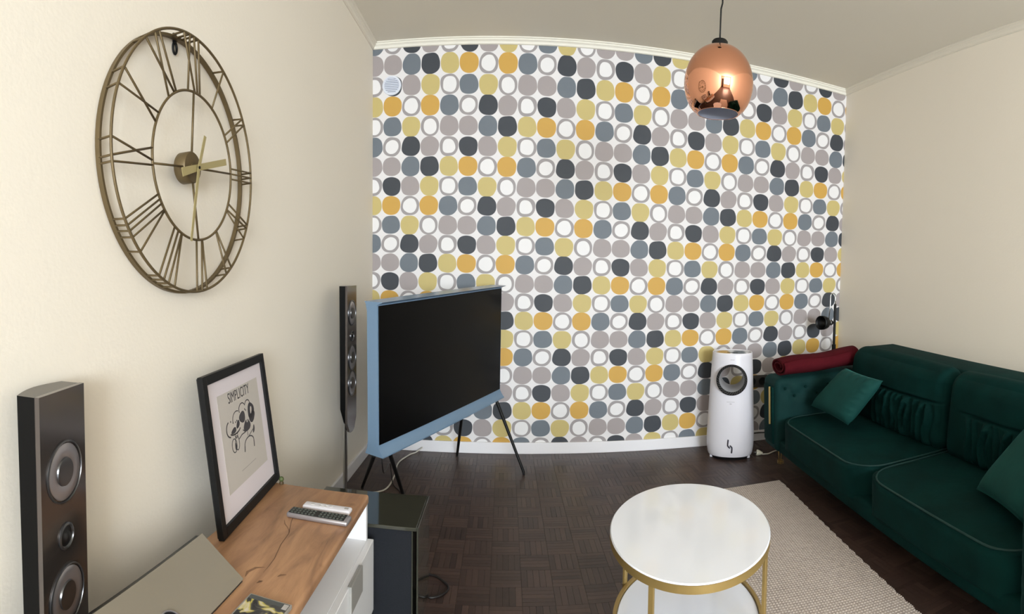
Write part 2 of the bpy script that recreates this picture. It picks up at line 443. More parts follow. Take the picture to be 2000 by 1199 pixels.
# crown moulding: stepped strip along the ceiling
def crown(name, p0, p1, inward, mt):
    """profile in (out, down) swept p0 -> p1"""
    prof = [(0, 0), (0.036, 0), (0.036, 0.006), (0.027, 0.010), (0.027, 0.016), (0.016, 0.024), (0.012, 0.032), (0.012, 0.036), (0.006, 0.040), (0, 0.040)]
    bm = new(); p0 = Vector(p0); p1 = Vector(p1); inn = Vector(inward)
    a = [bm.verts.new(p0 + inn * o + Vector((0, 0, -dn))) for o, dn in prof]
    c = [bm.verts.new(p1 + inn * o + Vector((0, 0, -dn))) for o, dn in prof]
    n = len(prof)
    for i in range(n): bm.faces.new((a[i], a[(i + 1) % n], c[(i + 1) % n], c[i]))
    bm.faces.new(a); bm.faces.new(c[::-1]); bmesh.ops.recalc_face_normals(bm, faces=bm.faces[:])
    struct(name, bm, mt)
M['crown'] = mat('cream_moulding', (232, 225, 211), 0.6)
crown('trim_1', (LX, BY, CZ), (RX, BY, CZ), (0, -1, 0), M['trim'])
crown('trim_2', (LX, NY, CZ), (LX, BY, CZ), (1, 0, 0), M['crown'])
crown('trim_3', (RX, NY, CZ), (RX, BY, CZ), (-1, 0, 0), M['crown'])
def baseboard(name, x0, y0, x1, y1):
    bm = new(); box(bm, x0, y0, 0, x1, y1, 0.075, 0.003); struct(name, bm, M['base'])
baseboard('baseboard_back', LX, BY - 0.014, RX, BY)
baseboard('baseboard_left', LX, 0.9, LX + 0.014, BY - 0.014)
baseboard('baseboard_right', RX - 0.014, NY, RX, BY - 0.014)

# mosaic parquet: five dark fingers to a square, squares turned in turn
bm = new(); box(bm, LX - 0.1, NY - 0.12, -0.03, RX + 0.1, BY + 0.1, -0.006)
floor = struct('floor', bm, mat('floor_screed', (30, 22, 20), 0.9))
SQ = 0.12; nf = 5; fw = SQ / nf; g = 0.0005
def strip_mesh(tone):
    bm = new(); box(bm, -SQ / 2 + g, -fw / 2 + g, -0.006, SQ / 2 - g, fw / 2 - g, 0)
    me = bpy.data.meshes.new('parquet_strip'); bm.to_mesh(me); bm.free(); me.materials.append(M['floor'])
    a = me.attributes.new('tone', 'FLOAT', 'POINT'); a.data.foreach_set('value', [tone] * len(me.vertices)); return me
strips = [strip_mesh(t / 9) for t in range(10)]
cells = []
nx = int((RX - LX) / SQ) + 1; ny = int((BY - NY) / SQ) + 1
for ix in range(nx):
    for iy in range(ny):
        cx = LX + (ix + 0.5) * SQ; cy = BY - (iy + 0.5) * SQ
        for f in range(nf):
            off = (f - (nf - 1) / 2) * fw
            if (ix + iy) % 2: x, y, rz = cx, cy + off, 0.0
            else: x, y, rz = cx + off, cy, PI / 2
            hx, hy = (SQ / 2, fw / 2) if rz == 0 else (fw / 2, SQ / 2)
            if x + hx > RX + 0.001 or y - hy < NY: continue
            cells.append((x, y, rz, random.random()))
def near_key(c):
    x, y = c[0], c[1]
    vis = (-0.2 < x < 0.45 and y > 1.3) 
    return (0 if vis else 1, math.hypot(x, y))
cells.sort(key=near_key)
for x, y, rz, t in cells[:300]:
    o = bpy.data.objects.new('parquet_strip', strips[min(9, int(t * 10))]); o.location = (x, y, 0); o.rotation_euler = (0, 0, rz)
    o.parent = floor; C.objects.link(o)
verts, faces, tones = [], [], []
for x, y, rz, t in cells[300:]:
    hx, hy = (SQ / 2 - g, fw / 2 - g) if rz == 0 else (fw / 2 - g, SQ / 2 - g)
    k = len(verts)
    verts += [(x - hx, y - hy, -0.006), (x + hx, y - hy, -0.006), (x + hx, y + hy, -0.006), (x - hx, y + hy, -0.006),
              (x - hx, y - hy, 0), (x + hx, y - hy, 0), (x + hx, y + hy, 0), (x - hx, y + hy, 0)]
    faces += [(k + 4, k + 5, k + 6, k + 7), (k, k + 1, k + 5, k + 4), (k + 1, k + 2, k + 6, k + 5), (k + 2, k + 3, k + 7, k + 6), (k + 3, k, k + 4, k + 7)]
    tones += [t] * 8
me = bpy.data.meshes.new('parquet_strips'); me.from_pydata(verts, [], faces); me.materials.append(M['floor'])
a = me.attributes.new('tone', 'FLOAT', 'POINT'); a.data.foreach_set('value', tones)
o = bpy.data.objects.new('parquet_strips', me); o.parent = floor; C.objects.link(o); o['kind'] = 'stuff'

# ------------------------------------------------------------------ sofa
SA = (-1.666, 0.049, 0.021)
Rs = (Matrix.Rotation(SA[0], 3, 'Z') @ Matrix.Rotation(SA[1], 3, 'X') @ Matrix.Rotation(SA[2], 3, 'Y'))
sofa = thing('sofa', 'dark green velvet two-seat-cushion sofa on gold hairpin legs along the cream wall', 'sofa', (1.637, 3.141, 0))
sofa.rotation_euler = Rs.to_euler('XYZ')
SM = Matrix.Translation(sofa.location) @ Rs.to_4x4()
SI = SM.inverted()
TA, CW, ZS, DS, ZB, Z0, ZA = 0.23, 0.952, 0.353, 0.453, 0.76, 0.128, 0.588
SL = 2 * TA + 2 * CW; DEP = 0.90
bm = new(); box(bm, 0.01, 0.02, Z0, SL - 0.01, DEP, Z0 + 0.09, 0.02, 3); obj('base', bm, M['velvet'], sofa, True)
# rear frame of the backrest
bm = new(); box(bm, TA - 0.06, DS + 0.19, Z0 + 0.05, SL - TA + 0.06, DEP, 0.742, 0.035, 4); obj('back_frame', bm, M['velvet'], sofa, True)
# arms: a rounded block, buttoned on the inner side, flat front panel with a gold bar
for side in (0, 1):
    x0 = 0 if side == 0 else SL - TA
    inner = 1 if side == 0 else -1
    btn = [(0.062, 0.575), (0.20, 0.572), (0.36, 0.572), (0.52, 0.572), (0.125, 0.478), (0.28, 0.482), (0.44, 0.482)]
    def f(p, q, inner=inner):
        zz = p.z + (Z0 + ZA) / 2; yy = p.y + DEP / 2
        if q.x * inner > 0.6:
            for by, bz in btn:
                d2 = ((yy - by) ** 2 + (zz - min(bz, ZA - 0.06)) ** 2)
                p.x -= inner * 0.026 * math.exp(-d2 / 0.0008)
            p.x += inner * 0.008 * math.cos((yy + zz) * 2 * PI / 0.15) * math.cos((yy - zz) * 2 * PI / 0.15) * 0.35
        return p
    bm = rbox(TA, DEP, ZA - Z0, 34, 0.045, (0.004, 0.0, 0.01), f)
    for v in bm.verts: v.co += Vector((x0 + TA / 2, DEP / 2, (Z0 + ZA) / 2))
    arm = obj('armrest', bm, M['velvetarm_lit'], sofa, 'all')
    bm = new(); box(bm, x0 + 0.045, -0.012, Z0 + 0.05, x0 + TA - 0.045, 0.02, ZA - 0.05, 0.01, 3); obj('front_panel', bm, M['velvet'], arm, True)
    bm = new(); box(bm, x0 + TA - 0.080, -0.022, 0.30, x0 + TA - 0.070, -0.010, 0.535, 0.003); obj('gold_bar', bm, M['gold'], arm)
    for by, bz in btn:
        xb = x0 + TA - 0.010 if side == 0 else x0 + 0.010
        bm = new(); bmesh.ops.create_uvsphere(bm, u_segments=10, v_segments=6, radius=0.009)
        for v in bm.verts: v.co = Vector((v.co.x * 0.6 + xb, v.co.y + by, v.co.z + min(bz, ZA - 0.06)))
        obj('button', bm, M['velvet'], arm, 'all')
# seat cushions with piping round the top edge
for c in range(2):
    x0 = TA + c * CW
    T = ZS - (Z0 + 0.055)
    dd = DS + 0.14
    def top_round(p, q):
        # front corners rounded in plan
        return p
    bm = rbox(CW - 0.006, dd, T, 20, 0.032, (0, 0.0, 0.018))
    for v in bm.verts:
        # round the two front corners in plan
        lx = v.co.x; ly = v.co.y
        ex = abs(lx) - (CW / 2 - 0.16); ey = -ly - (dd / 2 - 0.16)
        if ex > 0 and ey > 0:
            dl = math.hypot(ex, ey)
            if dl > 0.16:
                s_ = 0.16 / dl; v.co.x = math.copysign(CW / 2 - 0.16 + ex * s_, lx); v.co.y = -(dd / 2 - 0.16 + ey * s_)
        v.co += Vector((x0 + CW / 2, dd / 2 - 0.0, ZS - T / 2))
    sc_ = obj('seat_cushion', bm, M['velvet'], sofa, 'all')
    rr = 0.155; hx = CW / 2 - 0.016; pts = []
    yb = dd - 0.02
    cxm = x0 + CW / 2
    pts.append((cxm - hx, yb, ZS + 0.000))
    pts.append((cxm - hx, 0.25, ZS + 0.001))
    for k in range(9):
        a = PI + k * PI / 16
        pts.append((cxm - hx + rr + rr * math.cos(a), 0.014 + rr + rr * math.sin(a), ZS + 0.001))
    for k in range(9):
        a = 1.5 * PI + k * PI / 16
        pts.append((cxm + hx - rr + rr * math.cos(a), 0.014 + rr + rr * math.sin(a), ZS + 0.001))
    pts.append((cxm + hx, 0.25, ZS + 0.001)); pts.append((cxm + hx, yb, ZS))
    bm = new(); tube(bm, pts, 0.0042, 6); obj('piping', bm, M['velvetpipe'], sc_, 'all')
# back cushions with gathered panel under a seam
for c in range(2):
    x0 = TA + c * CW
    hgt = ZB - ZS + 0.02
    px0, px1 = (0.36, 0.86) if c == 0 else (0.20, 0.72)
    rnd = random.Random(3 + c)
    folds = [(px0 + (px1 - px0) * (i + 0.5) / 11 + rnd.uniform(-0.012, 0.012), rnd.uniform(0.006, 0.013), rnd.uniform(-0.02, 0.02)) for i in range(11)]
    def f(p, q, x0=x0, hgt=hgt, folds=folds, px0=px0, px1=px1):
        if q.y < -0.2:
            X = p.x + CW / 2; Zr = (p.z + hgt / 2) / hgt
            seam = 0.60
            inx = max(0.0, min(1.0, (X - px0 + 0.08) / 0.12)) * max(0.0, min(1.0, (px1 + 0.08 - X) / 0.12))
            if Zr < seam:
                k = min(1, (seam - Zr) / 0.08) * min(1, max(0, (Zr) / 0.1))
                dsp = 0
                for fx, am, tilt in folds:
                    xx = X - fx - tilt * (Zr - 0.3) * 2 - 0.010 * math.sin(Zr * 13 + fx * 40)
                    dsp += am * (math.exp(-(xx / 0.013) ** 2) * 1.5 - math.exp(-((xx - 0.024) / 0.014) ** 2))
                p.y -= dsp * inx * k * 1.7
            if abs(Zr - seam) < 0.05: p.y += 0.022 * inx * math.exp(-((Zr - seam) / 0.014) ** 2)
        p.y += 0.05 * (p.z / hgt + 0.5)      # lean back
        return p
    bm = rbox(CW - 0.012, 0.16, hgt, 110, 0.075, (0.0, 0.040, 0.010), f, True)
    for v in bm.verts: v.co += Vector((x0 + CW / 2, DS + 0.095, ZS - 0.02 + hgt / 2))
    bc = obj('back_cushion', bm, M['velvet'], sofa, 'all')
# hairpin legs
for lx, ly in ((0.05, 0.10), (SL - 0.08, 0.10), (0.05, DEP - 0.1), (SL - 0.08, DEP - 0.1)):
    # foot rests on the real floor although the frame is tilted a hair
    bm = new()
    for dx in (-0.035, 0.035):
        top = SM @ Vector((lx + dx, ly, Z0 + 0.01))
        bot = Vector((top.x, top.y, 0.003)) + (SM.to_3x3() @ Vector((-dx * 0.75, 0, 0)))
        bot.z = 0.004
        tube(bm, [SI @ top, SI @ (top * 0.35 + bot * 0.65), SI @ bot], 0.0032, 6)
    ctr = SM @ Vector((lx, ly, 0)); ctr.z = 0
    for zz in (0.004, 0.012, 0.020):
        tube(bm, [SI @ (Vector((ctr.x + 0.020 * math.cos(t * PI / 8), ctr.y + 0.020 * math.sin(t * PI / 8), zz))) for t in range(16)], 0.0020, 5, closed=True)
    obj('leg', bm, M['gold'], sofa, 'all')

# loose cushions, each a pillow stretched between four corners
def pillow(name, c4, thick, label):
    c4 = [Vector(p) for p in c4]; ctr = sum(c4, Vector()) / 4
    n = 24; bm = new()
    nrm = ((c4[2] - c4[0]).cross(c4[3] - c4[1])).normalized()
    if nrm.dot(Vector((0, 0, CAMZ)) - ctr) < 0: nrm = -nrm
    sheets = []
    for s in (1, -1):
        grid = []
        for i in range(n + 1):
            row = []
            for j in range(n + 1):
                u, v = i / n, j / n
                p = c4[0] * (1 - u) * (1 - v) + c4[1] * u * (1 - v) + c4[2] * u * v + c4[3] * (1 - u) * v
                a, b_ = 2 * u - 1, 2 * v - 1
                # edges bow inwards between the corners
                pin = 0.05
                p = p + (ctr - p) * pin * ((1 - a * a) * b_ ** 4 + (1 - b_ * b_) * a ** 4)
                h = thick * (max(0, (1 - a ** 4)) * max(0, (1 - b_ ** 4))) ** 0.55
                wr = 0.0
                if s == 1: wr = 0.006 * math.exp(-((b_ - 0.9) / 0.25) ** 2) * math.sin(a * 19 + 2 * b_) + 0.005 * math.exp(-((a - 0.92) / 0.3) ** 2) * math.sin(b_ * 23)
                row.append(bm.verts.new(p + nrm * s * (h / 2 + wr * (1 - a ** 8) * (1 - b_ ** 8))))
            grid.append(row)
        for i in range(n):
            for j in range(n):
                q = (grid[i][j], grid[i + 1][j], grid[i + 1][j + 1], grid[i][j + 1])
                bm.faces.new(q if s == 1 else q[::-1])
    bmesh.ops.remove_doubles(bm, verts=bm.verts[:], dist=0.0004)
    bmesh.ops.recalc_face_normals(bm, faces=bm.faces[:])
    o = obj(name, bm, M['velvetlight'], None, 'all'); tag(o, label, 'cushion', 'loose green cushions on the sofa'); return o
pillow('throw_cushion', [(1.77, 2.80, 0.435), (1.785, 2.43, 0.40), (1.925, 2.31, 0.655), (1.925, 2.67, 0.675)], 0.11,
       'green velvet cushion leaning in the far corner beside the red blanket')
pillow('throw_cushion', [(1.72, 1.445, 0.36), (1.57, 1.10, 0.37), (1.75, 0.97, 0.66), (1.90, 1.27, 0.66)], 0.11,
       'green velvet cushion at the near end of the sofa, at the right edge')

# folded red blanket on the far arm: a flattened spiral roll
bm = new()
sec = []
turns = 2.1; nn = 60
for k in range(nn + 1):
    t = k / nn; a = t * turns * 2 * PI
    r = 0.35 + 0.65 * t
    sec.append((math.cos(a) * 0.108 * r, math.sin(a) * 0.053 * r))
th = 0.011
outl = []
nrms = []
for k in range(nn + 1):
    p = Vector((*sec[k], 0)); q = Vector((*sec[min(k + 1, nn)], 0)) - Vector((*sec[max(k - 1, 0)], 0)); q.normalize(); nrms.append(Vector((q.y, -q.x, 0)))
loop = [(sec[k][0] + nrms[k].x * th / 2, sec[k][1] + nrms[k].y * th / 2) for k in range(nn + 1)] + [(sec[k][0] - nrms[k].x * th / 2, sec[k][1] - nrms[k].y * th / 2) for k in range(nn, -1, -1)]
p0 = SM @ Vector((0.125, 0.055, ZA + 0.062)); p1 = SM @ Vector((0.13, 0.60, ZA + 0.092))
ax = (p1 - p0); segs = 26; rings = []
uu = (SM.to_3x3() @ Vector((1, 0, 0))).normalized()
for s in range(segs + 1):
    t = s / segs; c = p0 + ax * t; row = []
    sag = 0.004 * math.sin(t * 9) ; sc1 = 1.0 + 0.05 * math.sin(t * 5 + 1) + 0.10 * t; sv = 1.0 + 0.08 * math.sin(t * 7) + 0.25 * t
    for a_, b_ in loop: row.append(bm.verts.new(c + uu * a_ * sc1 + Vector((0, 0, 1)) * (b_ * sv + sag)))
    rings.append(row)
L_ = len(loop)
for s in range(segs):
    for k in range(L_): bm.faces.new((rings[s][k], rings[s][(k + 1) % L_], rings[s + 1][(k + 1) % L_], rings[s + 1][k]))
for row in (rings[0], rings[-1]):
    for k in range(nn): bm.faces.new((row[k], row[k + 1], row[L_ - 2 - k], row[L_ - 1 - k]))
bmesh.ops.recalc_face_normals(bm, faces=bm.faces[:])
tag(obj('blanket', bm, M['blanket'], None, 60), 'dark red fleece blanket rolled up on the far arm of the green sofa', 'blanket')

# ------------------------------------------------------------------ rug
corners = [(0.80, 2.790), (1.567, 2.797), (1.205, 0.25), (0.44, 0.25)]
bm = new(); n = 120
def side(a, b, k, t): return Vector(a).lerp(Vector(b), t)
rightedge = []
for i in range(n + 1):
    t = i / n; p = Vector((*corners[1], 0)).lerp(Vector((*corners[2], 0)), t); p.x += 0.003 * math.sin(i * 2.1) ; rightedge.append(p)
poly = [(corners[0][0], corners[0][1])] + [(p.x, p.y) for p in rightedge] + [(corners[3][0], corners[3][1])]
prism(bm, poly, 0.001, 0.011)
rug = thing('rug', 'beige flat-woven rug between the white coffee table and the sofa', 'rug', (1.0, 1.6, 0))
obj('weave', bm, M['rug'], rug, world=True)
# whip-stitched yarn knots along the long visible edge
bm = new()
for i in range(2, n - 1):
    for h in (0, 0.5):
        p = rightedge[i].lerp(rightedge[i + 1], h); box(bm, p.x - 0.004, p.y - 0.003, 0.001, p.x + 0.005, p.y + 0.003, 0.0125, 0.0015, 1)
e = obj('edge_stitching', bm, M['rug'], rug, world=True); e['kind'] = 'stuff'

# ------------------------------------------------------------------ coffee table
tc_ = Vector((0.5568, 1.528, 0)); ph = 0.3494
tu = Vector((math.sin(ph), math.cos(ph), 0)); tv_ = Vector((tu.y, -tu.x, 0)); RA, RT = 0.3247, 0.2382
def el(a, s=1.0, z=0.0, dr=0.0):
    return tu * ((RA * s + dr) * math.sin(a)) + tv_ * ((RT * s + dr) * math.cos(a)) + Vector((0, 0, z))
table = thing('coffee_table', 'round white coffee table with gold rim, gold legs and a white lower shelf', 'coffee table', tc_)
def disc(name, s, z0, z1, mt, dr=0.0, parent=table):
    bm = new(); n = 96
    prof = [(0.0, z0), (-0.0025, z0), (0, z0 + 0.002), (0, z1 - 0.003), (-0.003, z1)]
    rings = []
    for d_, z in prof[1:]:
        rings.append([bm.verts.new(el(2 * PI * k / n, s, z, dr + d_)) for k in range(n)])
    for a_, b_ in zip(rings[:-1], rings[1:]):
        for k in range(n): bm.faces.new((a_[k], a_[(k + 1) % n], b_[(k + 1) % n], b_[k]))
    bm.faces.new(rings[0]); bm.faces.new(rings[-1]); bmesh.ops.recalc_face_normals(bm, faces=bm.faces[:])
    return obj(name, bm, mt, parent, True)
def ringband(name, s, z0, z1, ro, ri, parent=table):
    bm = new(); n = 96
    rg = [[bm.verts.new(el(2 * PI * k / n, s, z, r)) for k in range(n)] for r, z in ((ro, z0), (ro, z1), (ri, z1), (ri, z0))]
    for q in range(4):
        a_, b_ = rg[q], rg[(q + 1) % 4]
        for k in range(n): bm.faces.new((a_[k], a_[(k + 1) % n], b_[(k + 1) % n], b_[k]))
    bmesh.ops.recalc_face_normals(bm, faces=bm.faces[:]); return obj(name, bm, M['gold'], parent, True)
disc('tabletop', 1.0, 0.4445, 0.450, M['tabletop'])
ringband('rim', 1.0, 0.424, 0.4450, 0.0, -0.012)
disc('lower_shelf', 0.94, 0.163, 0.175, M['tabletop'], -0.009)
ringband('shelf_rim', 0.94, 0.158, 0.182, 0.002, -0.0085)
for a in (-113.5, -24.5, 66, 155):
    p = el(math.radians(a), 0.985, 0.0, -0.004); bm = new()
    M4 = Matrix.Translation(p) @ Matrix.Rotation(math.atan2(p.y, p.x), 4, 'Z')
    box(bm, -0.004, -0.007, 0.0115 if a in (-24.5, 66) else 0.0005, 0.006, 0.007, 0.426, 0.001, 1, M4)
    obj('leg', bm, M['gold'], table)

# ------------------------------------------------------------------ pendant lamp
lc = Vector((0.667, 1.672, 0))
lamp = thing('pendant_lamp', 'polished copper egg-shaped pendant lamp hanging on a black cord', 'lamp', (lc.x, lc.y, CZ))
def lz(z): return z - CZ
outer = []
zc, Rm = 1.832, 0.1115
prof = [(0.022, 1.936), (0.040, 1.932), (0.060, 1.922), (0.080, 1.905), (0.097, 1.880), (0.107, 1.853), (0.1115, 1.826), (0.1105, 1.799), (0.105, 1.774), (0.096, 1.752), (0.083, 1.733), (0.068, 1.721)]
def smoothprof(p, n=5):
    out = []
    for i in range(len(p) - 1):
        p0 = p[max(i - 1, 0)]; p1 = p[i]; p2 = p[i + 1]; p3 = p[min(i + 2, len(p) - 1)]
        for k in range(n):
            t = k / n
            out.append(tuple(0.5 * ((2 * p1[c]) + (-p0[c] + p2[c]) * t + (2 * p0[c] - 5 * p1[c] + 4 * p2[c] - p3[c]) * t * t + (-p0[c] + 3 * p1[c] - 3 * p2[c] + p3[c]) * t ** 3) for c in (0, 1)))
    out.append(p[-1]); return out
pf = [(r, lz(z)) for r, z in smoothprof(prof)]
bm = new(); lathe(bm, pf, 96); sh = obj('shade', bm, M['copper'], lamp, 'all')
bm = new(); lathe(bm, [(r - 0.003, z - (0.003 if i == 0 else 0)) for i, (r, z) in enumerate(pf)] + [], 96); li = obj('lining', bm, M['innerlilac'], sh, 'all')
bm = new(); lathe(bm, [(0.0685, lz(1.7215)), (0.0688, lz(1.7205)), (0.0655, lz(1.7205)), (0.065, lz(1.7215))], 64); obj('shade_rim', bm, M['copper'], sh, 'all')
bm = new(); lathe(bm, [(0, lz(1.955)), (0.022, lz(1.955)), (0.026, lz(1.950)), (0.026, lz(1.931)), (0.0, lz(1.931))], 32); obj('cap', bm, M['black'], lamp, True)
bm = new(); lathe(bm, [(0, lz(1.944)), (0.014, lz(1.944)), (0.014, lz(1.90)), (0.012, lz(1.895)), (0.020, lz(1.875)), (0.028, lz(1.85)), (0.026, lz(1.83)), (0.012, lz(1.815)), (0, lz(1.813))], 24); obj('bulb', bm, mat('frosted_bulb', (235, 235, 230), 0.3), lamp, 'all')
bm = new(); tube(bm, [(0, 0, lz(1.95)), (0.0005, 0, lz(2.0)), (0.0012, 0, lz(2.055)), (0.006, 0, lz(2.075)), (0.006, 0, lz(2.3)), (0.002, 0, lz(2.66)), (0, 0, -0.03)], 0.0028, 8); obj('cord', bm, M['black'], lamp, 'all')
bm = new(); lathe(bm, [(0, 0), (0.05, 0), (0.05, -0.02), (0.02, -0.034), (0, -0.034)], 32); obj('ceiling_rose', bm, M['black'], lamp, True)

# ------------------------------------------------------------------ wall clock
XB, XFR = LX + 0.008, -0.825
clock = thing('wall_clock', 'large open brass wire wall clock with Roman numerals on the left wall', 'clock', (LX, 1.312, 1.493))
def cw_(x, y, z): return (x, y, z)
cy0, cz0, RO, RI = 1.312, 1.493, 0.3535, 0.2045
def circ(x, cy, cz, r, n=120): return [(x, cy + r * math.cos(2 * PI * k / n), cz + r * math.sin(2 * PI * k / n)) for k in range(n)]
# back band: flat strip bent into a hoop
bm = new(); n = 120; cyb, czb, RBk = 1.319, 1.492, 0.358
rg = [[bm.verts.new((x, cyb + r * math.cos(2 * PI * k / n), czb + r * math.sin(2 * PI * k / n))) for k in range(n)] for x, r in ((LX + 0.004, RBk), (LX + 0.018, RBk), (LX + 0.018, RBk - 0.007), (LX + 0.004, RBk - 0.007))]
for q in range(4):
    a_, b_ = rg[q], rg[(q + 1) % 4]
    for k in range(n): bm.faces.new((a_[k], a_[(k + 1) % n], b_[(k + 1) % n], b_[k]))
bmesh.ops.recalc_face_normals(bm, faces=bm.faces[:])
obj('back_hoop', bm, M['brass'], clock, True, world=True)
bm = new(); tube(bm, circ(XFR, cy0, cz0, RO), 0.0038, 8, closed=True); obj('outer_hoop', bm, M['brass'], clock, 'all', world=True)
bm = new(); tube(bm, circ(XFR, cy0 + 0.008, cz0 - 0.003, RI), 0.0036, 8, closed=True); obj('inner_hoop', bm, M['brass'], clock, 'all', world=True)
nums = [
 [((1.265, 1.851), (1.319, 1.702)), ((1.296, 1.845), (1.283, 1.696)), ((1.316, 1.843), (1.333, 1.698)), ((1.34, 1.85), (1.346, 1.697))],
 [((1.487, 1.809), (1.415, 1.679))],
 [((1.606, 1.689), (1.494, 1.616)), ((1.615, 1.671), (1.506, 1.595))],
 [((1.663, 1.524), (1.525, 1.516)), ((1.663, 1.508), (1.524, 1.5)), ((1.662, 1.491), (1.524, 1.484))],
 [((1.628, 1.352), (1.509, 1.405)), ((1.618, 1.343), (1.499, 1.386)), ((1.600, 1.309), (1.497, 1.381))],
 [((1.519, 1.211), (1.432, 1.315)), ((1.488, 1.19), (1.430, 1.313))],
 [((1.372, 1.147), (1.350, 1.284)), ((1.345, 1.143), (1.348, 1.284)), ((1.318, 1.142), (1.319, 1.283))],
 [((1.205, 1.158), (1.243, 1.294)), ((1.178, 1.168), (1.241, 1.294)), ((1.157, 1.178), (1.225, 1.30)), ((1.136, 1.188), (1.205, 1.306))],
 [((0.997, 1.319), (1.136, 1.392)), ((1.006, 1.304), (1.143, 1.38)), ((1.012, 1.289), (1.150, 1.369)), ((1.019, 1.271), (1.160, 1.353)), ((1.058, 1.244), (1.162, 1.351))],
 [((0.957, 1.507), (1.111, 1.475)), ((0.955, 1.464), (1.112, 1.507)), ((0.96, 1.450), (1.114, 1.463))],
 [((1.007, 1.678), (1.127, 1.576)), ((0.983, 1.635), (1.141, 1.603))],
 [((1.09, 1.778), (1.215, 1.674)), ((1.13, 1.803), (1.186, 1.657)), ((1.15, 1.81), (1.224, 1.677))],
]
for strokes in nums:
    bm = new()
    for (y0, z0), (y1, z1) in strokes:
        d0 = Vector((y0 - cy0, z0 - cz0)).normalized() * RO; a0 = (XFR, cy0 + d0.x, cz0 + d0.y)
        d1 = Vector((y1 - cy0 - 0.008, z1 - cz0 + 0.003)).normalized() * RI; a1 = (XFR, cy0 + 0.008 + d1.x, cz0 - 0.003 + d1.y)
        db = Vector((d0.x + cy0 - cyb, d0.y + cz0 - czb)).normalized() * (RBk - 0.003)
        tube(bm, [(LX + 0.012, cyb + db.x, czb + db.y), (XFR - 0.002, a0[1], a0[2]), (XFR + 0.001, a0[1] + (a1[1] - a0[1]) * 0.02, a0[2] + (a1[2] - a0[2]) * 0.02), a1], 0.0030, 6)
    obj('numeral', bm, M['brass'], clock, 'all', world=True)
hub_c = (1.296, 1.484)
for (ey, ez) in ((1.314, 1.699), (1.5245, 1.5), (1.329, 1.287), (1.117, 1.468)):
    d = (Vector((ey, ez)) - Vector(hub_c)).normalized() * 0.03
    bm = new(); tube(bm, [(XFR, hub_c[0] + d.x, hub_c[1] + d.y), (XFR, ey, ez)], 0.0032, 6); obj('spoke', bm, M['brass'], clock, 'all', world=True)
bm = new(); lathe(bm, [(0, -0.034), (0.041, -0.034), (0.0435, -0.031), (0.0435, 0.0), (0.041, 0.003), (0.012, 0.003), (0.012, 0.008), (0, 0.008)], 48, align((1, 0, 0), (0, 1, 0), (-0.822, hub_c[0], hub_c[1])))
obj('hub', bm, M['brass'], clock, True, world=True)
def hand(name, tip, tail, w0, w1, x):
    piv = Vector((1.3, 1.482)); bm = new()
    tip = Vector(tip); tail = Vector(tail); d = (tip - piv).normalized(); nn_ = Vector((-d.y, d.x))
    poly = [tail + nn_ * w0, tail - nn_ * w0, piv - nn_ * w1, tip - nn_ * w0 * 0.8, tip + nn_ * w0 * 0.8, piv + nn_ * w1]
    lo = [bm.verts.new((x, p.x, p.y)) for p in poly]; hi = [bm.verts.new((x + 0.0016, p.x, p.y)) for p in poly]
    bm.faces.new(lo); bm.faces.new(hi[::-1])
    for k in range(6): bm.faces.new((lo[k], lo[(k + 1) % 6], hi[(k + 1) % 6], hi[k]))
    bmesh.ops.recalc_face_normals(bm, faces=bm.faces[:]); obj(name, bm, M['brasslight'], clock, world=True, label='pale brass ' + name.replace('_', ' '))
hand('hour_hand', (1.461, 1.524), (1.222, 1.459), 0.012, 0.009, -0.807)
hand('minute_hand', (1.256, 1.279), (1.335, 1.574), 0.006, 0.006, -0.803)
bm = new(); tube(bm, [(-0.815, 1.3, 1.482), (-0.799, 1.3, 1.482)], 0.004, 12); obj('hand_pin', bm, M['black'], clock, True, world=True)
bm = new(); tube(bm, [(LX + 0.004, 1.30 + 0.009 * math.cos(t * PI / 10), 1.822 + 0.016 * math.sin(t * PI / 10)) for t in range(20)], 0.0035, 6, closed=True)
box(bm, LX + 0.001, 1.293, 1.836, LX + 0.006, 1.307, 1.862)
obj('hanging_eye', bm, M['black'], clock, 'all', world=True)

# ------------------------------------------------------------------ television on four black legs
Rt = (Matrix.Rotation(1.0971, 3, 'Z') @ Matrix.Rotation(0.0323, 3, 'X') @ Matrix.Rotation(-0.0489, 3, 'Y'))
tv = thing('television', 'blue-framed television with a dark screen standing on thin black legs', 'television', (-0.2891, 2.8882, 0.7557))
tv.rotation_euler = Rt.to_euler('XYZ'); TM = Matrix.Translation(tv.location) @ Rt.to_4x4(); TI = TM.inverted()
HW, HH = 0.583, 0.32
# I-beam profile (y depth, z) extruded along x
def prof_top(sgn, z_in, z_out, yf, yb):
    pts = []
    return pts
zt, zbm = HH + 0.012, -HH - 0.050
prf = [(-0.033, zt + 0.003), (0.072, zt + 0.003), (0.072, zt), (0.066, zt - 0.006), (0.058, HH - 0.03),
       (0.058, -HH + 0.02), (0.062, -HH - 0.02), (0.072, zbm + 0.006), (0.074, zbm), (-0.033, zbm), (-0.034, zbm + 0.006),
       (-0.026, zbm + 0.012), (-0.014, -HH - 0.022), (-0.003, -HH - 0.002), (-0.002, HH + 0.001), (-0.014, HH + 0.006), (-0.030, zt)]
bm = new()
MX = Matrix(((0, 0, 1, 0), (1, 0, 0, 0), (0, 1, 0, 0), (0, 0, 0, 1)))
prism(bm, prf, -HW - 0.004, HW + 0.004, MX); obj('housing', bm, M['blue'], tv, 30)
bm = new(); box(bm, -HW + 0.004, -0.006, -HH + 0.003, HW - 0.004, 0.002, HH - 0.003, 0.001, 1); obj('screen', bm, M['screen'], tv)
